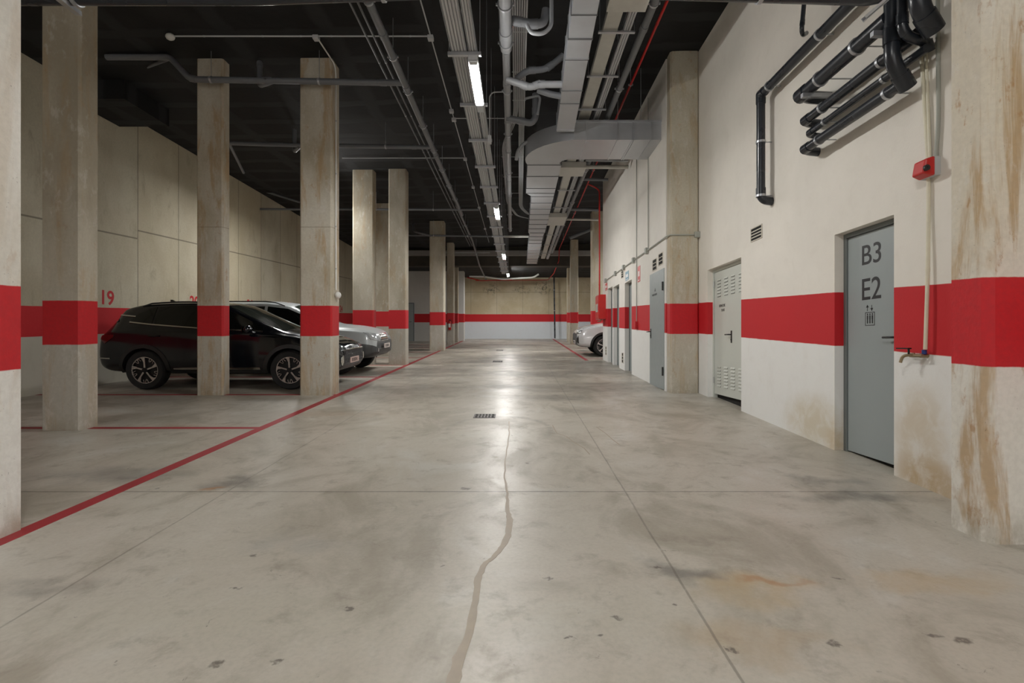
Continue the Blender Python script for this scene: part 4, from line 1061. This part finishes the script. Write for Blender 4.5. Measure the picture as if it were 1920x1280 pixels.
class Car:
    """x forward, y left, z up; rear axle at x=0, ground at z=0"""
    def __init__(s, st, wb, paint, lower, clad_k, wheel_r, loc, rotz, label):
        s.wb = wb; s.wr = wheel_r
        s.o = empty('car', loc, label, 'car')
        s.o.rotation_euler = (Matrix.Rotation(math.atan(SLOPE), 4, 'X') @ Matrix.Rotation(rotz, 4, 'Z')).to_euler()
        xs = [r[0] for r in st]; n = 84
        X = [xs[0] + (xs[-1] - xs[0]) * (.5 - .5 * math.cos(PI * i / n)) for i in range(n + 1)]
        X = sorted(set(round(v, 4) for v in X))
        rings = []
        for x in X:
            g_ = [hermite(xs, [r[k] for r in st], x) for k in range(1, 10)]
            zb, wl, zm, wm, zs, ws, zr, wr, zc_ = g_
            pl = [(0, zb), (wl * .8, zb), (wl, zb + .08), (wm, zm - .08), (wm, zm + .05), (ws + .012, zs - .04), (ws - .02, zs + .015), (wr + .015, zr - .03), (wr - .06, zr + .012), (wr * .5, zc_ - .008), (0, zc_)]
            for _ in range(2):
                q = [pl[0]]
                for a, b_ in zip(pl, pl[1:]):
                    q.append((a[0] * .75 + b_[0] * .25, a[1] * .75 + b_[1] * .25)); q.append((a[0] * .25 + b_[0] * .75, a[1] * .25 + b_[1] * .75))
                q.append(pl[-1]); pl = q
            rings.append([(x, y, z) for y, z in pl] + [(x, -y, z) for y, z in pl[-2:0:-1]])
        nr = len(rings[0]); half = (nr + 2) // 2
        mb = MB(); mb.v = [Vector(v) for r in rings for v in r]
        for i in range(len(rings) - 1):
            for k in range(nr):
                k2 = (k + 1) % nr
                kk = k if k < half else nr - 1 - k
                mb.f.append([i * nr + k, i * nr + k2, (i + 1) * nr + k2, (i + 1) * nr + k]); mb.mi.append(1 if kk < clad_k else 0)
        mb.f.append(list(range(nr))[::-1]); mb.mi.append(1); mb.f.append([len(mb.v) - nr + k for k in range(nr)]); mb.mi.append(1)
        me = mb.mesh('body', [M[paint], M[lower], M['void']])
        s.bvh = BVHTree.FromPolygons([v.co.copy() for v in me.vertices], [tuple(p.vertices) for p in me.polygons])
        tmp = bpy.data.objects.new('tmp', me); COL.objects.link(tmp)
        cutters = []
        for ax in (0, wb):
            for sg in (-1, 1):
                cm = MB().tube([(ax, sg * .62, wheel_r), (ax, sg * 1.2, wheel_r)], wheel_r + .055, 40)
                cmesh = cm.mesh('cut', [M['void']])
                co = bpy.data.objects.new('cut', cmesh); COL.objects.link(co); cutters.append(co)
                md = tmp.modifiers.new('b', 'BOOLEAN'); md.operation = 'DIFFERENCE'; md.object = co; md.solver = 'EXACT'
                try: md.material_mode = 'TRANSFER'
                except Exception: pass
        dg = bpy.context.evaluated_depsgraph_get(); dg.update()
        nm = bpy.data.meshes.new_from_object(tmp.evaluated_get(dg)); nm.name = 'body'
        bpy.data.objects.remove(tmp)
        for c_ in cutters: bpy.data.objects.remove(c_)
        s.body = bpy.data.objects.new('body', nm); COL.objects.link(s.body); s.body.parent = s.o
        for p in nm.polygons: p.use_smooth = True
        try: nm.set_sharp_from_angle(angle=math.radians(45))
        except Exception: pass
        for ax in (0, wb):
            for sg in (-1, 1): s.wheel(ax, sg)
    def part(s, mb, name, m, parent=None, **k):
        return build(mb, name, m, parent or s.o, local=True, **k)
    def wheel(s, ax, sg):
        R = s.wr; W = .23; yc = sg * .80
        b = MB(); prof = [(R * .68, -W / 2 + .01), (R * .93, -W / 2), (R * .985, -W / 2 + .025), (R, -W / 2 + .05), (R, W / 2 - .05), (R * .985, W / 2 - .025), (R * .93, W / 2), (R * .68, W / 2 - .01)]
        seg = 44; vs = []
        for r_, t_ in prof: vs += [(ax + r_ * math.cos(2 * PI * k / seg), yc + t_, R + r_ * math.sin(2 * PI * k / seg)) for k in range(seg)]
        fs = []
        for q in range(len(prof)):
            q2 = (q + 1) % len(prof)
            for k in range(seg): fs.append((q * seg + k, q * seg + (k + 1) % seg, q2 * seg + (k + 1) % seg, q2 * seg + k))
        b.add(vs, fs)
        # tread blocks
        w_ = s.part(b, 'wheel', 'rubber', smooth=True)
        yo = yc + sg * (W / 2 - .025)
        d = MB().tube([(ax, yc - sg * .02, R), (ax, yo - sg * .035, R)], R * .67, 32)
        s.part(d, 'rim_well', 'rim_dark', w_)
        br = MB(); br.ring((ax, yo, R), (0, 1, 0), R * .645, R * .69, .02, 44)
        def P2(r_, a_): return (ax + r_ * R * math.cos(a_), R + r_ * R * math.sin(a_))
        for k in range(5):
            a_ = 2 * PI * k / 5 + .32
            poly = [P2(.10, a_ - .35), P2(.62, a_ - .03), P2(.66, a_ + .0), P2(.66, a_ + .34), P2(.58, a_ + .22), P2(.40, a_ + .12), P2(.13, a_ + .35)]
            br.prism(poly, yo - sg * .012, yo + sg * .012, 'y')
            ln = [P2(.655, a_ + .62), P2(.50, a_ + .68), P2(.47, a_ + .74), P2(.50, a_ + .80), P2(.655, a_ + .86)]
            br.tube([(x_, yo, z_) for x_, z_ in ln], .007, 6)
            ln = [P2(.655, a_ + .52), P2(.54, a_ + .44), P2(.50, a_ + .40)]
            br.tube([(x_, yo, z_) for x_, z_ in ln], .006, 6)
        s.part(br, 'rim', 'rim_bright', w_)
        s.part(MB().tube([(ax, yo - .02, R), (ax, yo + sg * .016, R)], R * .13, 18), 'hub_cap', 'rim_dark', w_, smooth=True)
        # arch liner
        al = MB(); n = 26; pts = []
        for k in range(n + 1):
            th = -.12 + (PI + .24) * k / n
            pts.append((th, ))
        r0 = R + .045; r1 = R + .115
        ringv = []
        for (th,) in pts:
            for r_ in (r0, r1):
                x_ = ax + r_ * math.cos(th); z_ = R + r_ * math.sin(th)
                h = s.bvh.ray_cast(Vector((x_, sg * 2.0, z_)), Vector((0, -sg, 0)))
                y_ = h[0].y if h[0] is not None and abs(h[0].y) > .55 else sg * .88
                y_ = sg * min(max(abs(y_), .80), 1.0)
                ringv.append([(x_, y_ + sg * .012, z_), (x_, y_ - sg * .05, z_)])
        vs = []; fs = []
        for k in range(n + 1):
            a0, a1 = ringv[2 * k], ringv[2 * k + 1]
            vs += [a0[0], a1[0], a1[1], a0[1]]
        for k in range(n):
            for j in range(4): fs.append((k * 4 + j, k * 4 + (j + 1) % 4, k * 4 + 4 + (j + 1) % 4, k * 4 + 4 + j))
        fs += [(0, 1, 2, 3), tuple(n * 4 + j for j in (3, 2, 1, 0))]
        s.part(MB().add(vs, fs), 'wheel_arch', 'black', smooth=True)
    def patch(s, cols, view, name, m, off=.006, nu=5, nv=6, side=1, parent=None, label=None):
        """cols: (a, b_lo, b_hi). view side: a=x,b=z; front/rear: a=y,b=z; top: a=x,b=y"""
        A = []
        for (c0, c1) in zip(cols, cols[1:]):
            for i in range(nu): t_ = i / nu; A.append([c0[j] + (c1[j] - c0[j]) * t_ for j in range(3)])
        A.append(list(cols[-1])); outv = []; inv = []
        for a_, lo, hi in A:
            for k in range(nv + 1):
                b_ = lo + (hi - lo) * k / nv
                if view == 'side': o_, d = Vector((a_, side * 3, b_)), Vector((0, -side, 0))
                elif view == 'front': o_, d = Vector((6, a_, b_)), Vector((-1, 0, 0))
                elif view == 'rear': o_, d = Vector((-3, a_, b_)), Vector((1, 0, 0))
                else: o_, d = Vector((a_, b_, 4)), Vector((0, 0, -1))
                h = s.bvh.ray_cast(o_, d)
                if h[0] is None:
                    h = s.bvh.find_nearest(o_ + d * 2.1)
                p, nn = h[0], h[1]
                if nn.dot(d) > 0: nn = -nn
                outv.append(p + nn * off); inv.append(p - nn * .012)
        n = len(A); w_ = nv + 1; N_ = n * w_; fs = []
        for i in range(n - 1):
            for k in range(nv):
                fs.append((i * w_ + k, (i + 1) * w_ + k, (i + 1) * w_ + k + 1, i * w_ + k + 1))
        edge = [(i * w_, (i + 1) * w_) for i in range(n - 1)] + [(i * w_ + nv, (i + 1) * w_ + nv) for i in range(n - 1)] + [(k, k + 1) for k in range(nv)] + [((n - 1) * w_ + k, (n - 1) * w_ + k + 1) for k in range(nv)]
        for a_, b_ in edge: fs.append((a_, b_, b_ + N_, a_ + N_))
        return s.part(MB().add(outv + inv, fs), name, m, parent, smooth=True, label=label)
    def plate(s, x, z, m, lab):
        o_ = s.part(MB().box(x - .01, -.26, z - .055, x + .012, .26, z + .055), 'license_plate', m, label=lab, bevel=.004)
        b = MB(); strokes_text(b, (x + .0121, -.19, z - .032), (0, 1, 0), (0, 0, 1), 7, .064, .3)
        s.part(b, 'plate_text', 'ink', o_)
    def mirrors(s, x, z, m, yb=.86):
        for sg in (-1, 1):
            b = MB(); b.sphere((x, sg * (yb + .13), z), .09, sx=.8, sy=1.25, sz=.85); b.tube([(x + .03, sg * (yb - .04), z - .05), (x + .01, sg * (yb + .08), z - .03)], .025, 8)
            mo = s.part(b, 'door_mirror', m, smooth=True)
            s.part(MB().box(x - .078, sg * (yb + .13) - .08, z - .05, x - .070, sg * (yb + .13) + .08, z + .05), 'mirror_glass', 'tint', mo)
    def rail(s, x0, x1, y, m, h=.05):
        for sg in (-1, 1):
            pts = []
            for k in range(9):
                x = x0 + (x1 - x0) * k / 8; hh = s.bvh.ray_cast(Vector((x, sg * y, 4)), Vector((0, 0, -1)))
                pts.append((x, sg * y, hh[0].z + (0 if k in (0, 8) else h)))
            s.part(MB().tube(pts, .014, 8), 'roof_rail', m, smooth=True)
    def handle(s, x, z, m):
        for sg in (-1, 1):
            h = s.bvh.ray_cast(Vector((x, sg * 3, z)), Vector((0, -sg, 0)))[0]
            s.part(MB().tube(arc([(x - .1, h.y, z), (x - .085, h.y + sg * .03, z), (x + .085, h.y + sg * .03, z), (x + .1, h.y, z)], .02), .011, 8), 'door_handle', m, smooth=True)

# columns: x, zb, wl, zm, wm, zs, ws, zr, wr, zc
SP = [(-.93, .50, .60, .66, .66, .80, .62, .86, .50, .88),
      (-.90, .38, .76, .66, .80, .90, .76, .98, .60, 1.0),
      (-.82, .34, .84, .66, .88, 1.00, .83, 1.12, .64, 1.14),
      (-.66, .31, .88, .66, .915, 1.06, .87, 1.33, .62, 1.36),
      (-.52, .30, .89, .66, .92, 1.09, .885, 1.50, .60, 1.54),
      (0.0, .28, .91, .64, .93, 1.10, .89, 1.59, .61, 1.635),
      (.70, .27, .91, .62, .93, 1.09, .89, 1.61, .62, 1.655),
      (1.30, .26, .91, .62, .93, 1.06, .89, 1.55, .62, 1.61),
      (1.80, .26, .91, .62, .93, 1.03, .885, 1.35, .64, 1.41),
      (2.30, .26, .91, .62, .93, 1.01, .88, 1.13, .69, 1.18),
      (2.55, .27, .91, .62, .925, .99, .87, 1.04, .73, 1.09),
      (3.00, .28, .90, .62, .91, .93, .85, .97, .70, 1.02),
      (3.35, .30, .85, .60, .87, .84, .79, .88, .64, .93),
      (3.52, .34, .74, .58, .78, .75, .72, .79, .55, .83),
      (3.58, .42, .62, .56, .66, .66, .62, .70, .48, .72)]
def loc_for(xw, yc): return Vector((xw, yc, fz(yc)))
c = Car(SP, 2.68, 'car_black', 'black', 8, .365, loc_for(-6.91, 10.40), 0, 'black SUV parked in bay 19 behind the two near columns')
for sd in (-1, 1):
    c.patch([(-.32, 1.27, 1.29), (-.22, 1.255, 1.40), (-.02, 1.235, 1.50), (.10, 1.225, 1.53)], 'side', 'side_window', 'tint', side=sd)
    c.patch([(.15, 1.22, 1.535), (.6, 1.185, 1.56), (1.0, 1.16, 1.555)], 'side', 'side_window', 'tint', side=sd)
    c.patch([(1.06, 1.155, 1.55), (1.4, 1.13, 1.49), (1.75, 1.11, 1.33), (2.0, 1.10, 1.21), (2.12, 1.095, 1.14)], 'side', 'side_window', 'tint', side=sd)
    c.patch([(-.33, 1.24, 1.262), (.1, 1.195, 1.217), (1.05, 1.125, 1.145), (2.15, 1.07, 1.088)], 'side', 'chrome_strip', 'chrome', .012, nv=2, side=sd)
    c.patch([(-.72, 1.385, 1.41), (-.6, 1.37, 1.395), (-.25, 1.345, 1.365)], 'side', 'chrome_strip', 'chrome', .012, nv=2, side=sd)
    c.patch([(.55, .385, .41), (.75, .38, .42), (2.15, .38, .42)], 'side', 'sill_trim', 'chrome', .016, nv=2, side=sd)
    c.patch([(-.86, .585, .60), (-.62, .575, .595)], 'side', 'chrome_strip', 'chrome', .012, nv=2, side=sd)
    c.patch([(-.86, .94, 1.0), (-.72, .86, 1.02), (-.55, .98, 1.02)], 'side', 'tail_lamp', 'tail', .01, side=sd)
c.patch([(1.42, -.50, .50), (1.8, -.55, .55), (2.2, -.6, .6), (2.48, -.60, .60)], 'top', 'windshield', 'screen', .008)
c.patch([(-.84, -.5, .5), (-.66, -.52, .52), (-.58, -.52, .52)], 'top', 'rear_window', 'tint', .008)
c.patch([(-.58, .42, .70), (0, .40, .74), (.58, .42, .70)], 'front', 'grille', 'rim_dark', .010, nv=8)
b = MB()
for i in range(12):
    for k in range(4):
        y_ = -.5 + i * .09 + (k % 2) * .045; z_ = .48 + k * .06
        h = c.bvh.ray_cast(Vector((6, y_, z_)), Vector((-1, 0, 0)))
        if h[0] is not None: b.ring(h[0] + Vector((.015, 0, 0)), (1, 0, 0), .016, .024, .012, 6)
c.part(b, 'grille_mesh', 'seam')
for sg in (-1, 1):
    c.patch([(sg * .44, .73, .80), (sg * .56, .72, .82), (sg * .68, .74, .84)], 'front', 'headlight', 'lampglass', .010)
    c.patch([(sg * .60, .42, .62), (sg * .66, .45, .60), (sg * .70, .50, .58)], 'front', 'fog_lamp', 'chrome', .012)
c.patch([(-.66, .70, .712), (0, .715, .727), (.66, .70, .712)], 'front', 'chrome_strip', 'chrome', .018, nv=2)
c.plate(3.60, .50, 'platepink', 'pale pinkish front number plate')
c.mirrors(1.98, 1.12, 'car_black')
c.rail(-.2, 1.2, .60, 'black', .035)
c.handle(.20, 1.0, 'car_black'); c.handle(1.20, .96, 'car_black')
# shark fin antenna
h = c.bvh.ray_cast(Vector((.0, 0, 4)), Vector((0, 0, -1)))[0]
c.part(MB().prism([(-.08, h.z - .01), (.08, h.z - .01), (-.04, h.z + .06), (-.08, h.z + .06)], -.012, .012, 'y'), 'antenna', 'car_black')

SO = [(-.98, .52, .70, .66, .76, .92, .74, 1.0, .66, 1.02),
      (-.94, .42, .80, .66, .86, 1.02, .83, 1.20, .68, 1.24),
      (-.82, .36, .86, .66, .90, 1.05, .87, 1.50, .66, 1.54),
      (-.62, .34, .88, .66, .92, 1.06, .885, 1.63, .66, 1.68),
      (0.0, .32, .90, .64, .93, 1.06, .89, 1.67, .66, 1.73),
      (.80, .32, .90, .64, .93, 1.06, .89, 1.67, .66, 1.74),
      (1.45, .32, .90, .64, .93, 1.06, .89, 1.60, .65, 1.67),
      (1.85, .32, .90, .64, .93, 1.06, .885, 1.42, .67, 1.48),
      (2.30, .32, .90, .64, .92, 1.05, .87, 1.17, .73, 1.22),
      (2.50, .33, .90, .64, .92, 1.04, .87, 1.12, .75, 1.18),
      (3.00, .34, .90, .64, .91, 1.01, .85, 1.07, .74, 1.13),
      (3.32, .36, .88, .62, .89, .96, .81, 1.01, .70, 1.06),
      (3.48, .40, .80, .60, .82, .88, .74, .93, .62, .98),
      (3.56, .46, .70, .58, .72, .76, .68, .80, .55, .84)]
c = Car(SO, 2.71, 'car_silver', 'bumper_grey', 18, .37, loc_for(-6.93, 12.98), 0, 'silver SUV with a dark grey bumper parked next to the black car')
for sd in (-1, 1):
    c.patch([(-.72, 1.17, 1.45), (-.5, 1.15, 1.58), (-.02, 1.14, 1.60)], 'side', 'side_window', 'tint', side=sd)
    c.patch([(.04, 1.14, 1.60), (.9, 1.14, 1.60)], 'side', 'side_window', 'tint', side=sd)
    c.patch([(.97, 1.14, 1.60), (1.45, 1.14, 1.54), (1.85, 1.14, 1.37), (2.12, 1.14, 1.22)], 'side', 'side_window', 'tint', side=sd)
c.patch([(1.55, -.54, .54), (1.85, -.58, .58), (2.2, -.62, .62), (2.33, -.62, .62)], 'top', 'windshield', 'screen', .008)
c.patch([(-.32, .76, .94), (0, .76, .95), (.32, .76, .94)], 'front', 'grille', 'chrome', .010)
for k in range(3): c.patch([(-.30, .785 + k * .055, .805 + k * .055), (0, .785 + k * .055, .805 + k * .055), (.30, .785 + k * .055, .805 + k * .055)], 'front', 'grille_bar', 'black', .016, nv=1)
for sg in (-1, 1):
    c.patch([(sg * .42, .77, .89), (sg * .58, .77, .95), (sg * .72, .79, .97), (sg * .80, .82, .98)], 'front', 'headlight', 'lampclear', .012)
    c.patch([(sg * .55, .52, .60), (sg * .66, .52, .60)], 'front', 'fog_lamp', 'lampglass', .012)
c.patch([(-.6, .47, .56), (.6, .47, .56)], 'front', 'lower_grille', 'black', .010)
c.plate(3.62, .64, 'plate', 'white front number plate')
c.mirrors(1.95, 1.18, 'car_silver')
c.rail(-.5, 1.35, .62, 'black', .05)
c.handle(.20, .98, 'car_silver'); c.handle(1.25, .98, 'car_silver')

WH = [(r[0],) + tuple(r[1:]) for r in SP]
WH = [r if r[0] < 2.4 else (r[0], r[1], r[2], r[3], r[4], r[5] + .05, r[6], r[7] + .06, r[8], r[9] + .06) for r in WH]
c = Car(WH, 2.68, 'car_white', 'black', 7, .36, Vector((2.05 + 3.58, 18.42, fz(18.42))), PI, 'white SUV nose showing past the end of the right wall')
for sd in (-1, 1):
    c.patch([(-.22, 1.25, 1.42), (.15, 1.22, 1.535), (1.0, 1.16, 1.555)], 'side', 'side_window', 'tint', side=sd)
    c.patch([(1.06, 1.155, 1.55), (1.4, 1.13, 1.49), (1.75, 1.11, 1.33), (2.12, 1.095, 1.14)], 'side', 'side_window', 'tint', side=sd)
c.patch([(1.42, -.50, .50), (1.8, -.55, .55), (2.48, -.60, .60)], 'top', 'windshield', 'screen', .008)
c.patch([(-.50, .55, .74), (0, .50, .78), (.50, .55, .74)], 'front', 'grille', 'black', .010, nv=8)
for sg in (-1, 1):
    c.patch([(sg * .46, .76, .82), (sg * .60, .76, .86), (sg * .74, .79, .88)], 'front', 'headlight', 'lampglass', .010)
    c.patch([(sg * .56, .44, .75), (sg * .585, .44, .75)], 'front', 'day_light', 'lampglass', .014)
    c.patch([(sg * .66, .44, .60), (sg * .72, .44, .70), (sg * .76, .46, .60)], 'front', 'side_intake', 'black', .010)
c.patch([(-.45, .40, .47), (.45, .40, .47)], 'front', 'lower_grille', 'black', .010)
c.plate(3.60, .46, 'plate', 'white front number plate')
c.mirrors(1.98, 1.14, 'car_white')

# bicycle behind the silver car
def bicycle(loc, label):
    o = empty('bicycle', loc, label, 'bicycle'); x, y, z = loc
    for dx in (-.52, .52):
        wv = MB().ring((x + dx, y, z + .34), (0, 1, 0), .315, .34, .035, 32)
        wh = build(wv, 'wheel', 'rubber', o, smooth=True)
        b = MB()
        for k in range(12):
            a_ = PI * k / 6; b.tube([(x + dx, y, z + .34), (x + dx + .315 * math.cos(a_), y, z + .34 + .315 * math.sin(a_))], .0015, 4)
        build(b, 'spokes', 'steel', wh)
    A = lambda dx, dz: (x + dx, y, z + dz)
    b = MB()
    for p, q in ((A(-.52, .34), A(-.1, .28)), (A(-.1, .28), A(-.22, .85)), (A(-.1, .28), A(.36, .78)), (A(-.2, .76), A(.34, .86)), (A(.33, .92), A(.52, .34)), (A(-.52, .34), A(-.2, .76))): b.tube([p, q], .016, 8)
    build(b, 'frame', 'red', o, smooth=True)
    build(MB().tube([(x + .33, y, z + .9), (x + .31, y, z + 1.0)], .014, 8).tube(arc([(x + .22, y - .3, z + 1.04), (x + .32, y - .12, z + 1.0), (x + .32, y + .12, z + 1.0), (x + .22, y + .3, z + 1.04)], .06), .013, 8), 'handlebar', 'black', o, smooth=True)
    build(MB().sphere((x - .24, y, z + .9), .07, sx=1.9, sz=.45), 'saddle', 'black', o, smooth=True)
bicycle((-5.05, 15.4, fz(15.4)), 'bicycle standing behind the silver car hood, only its handlebar showing')
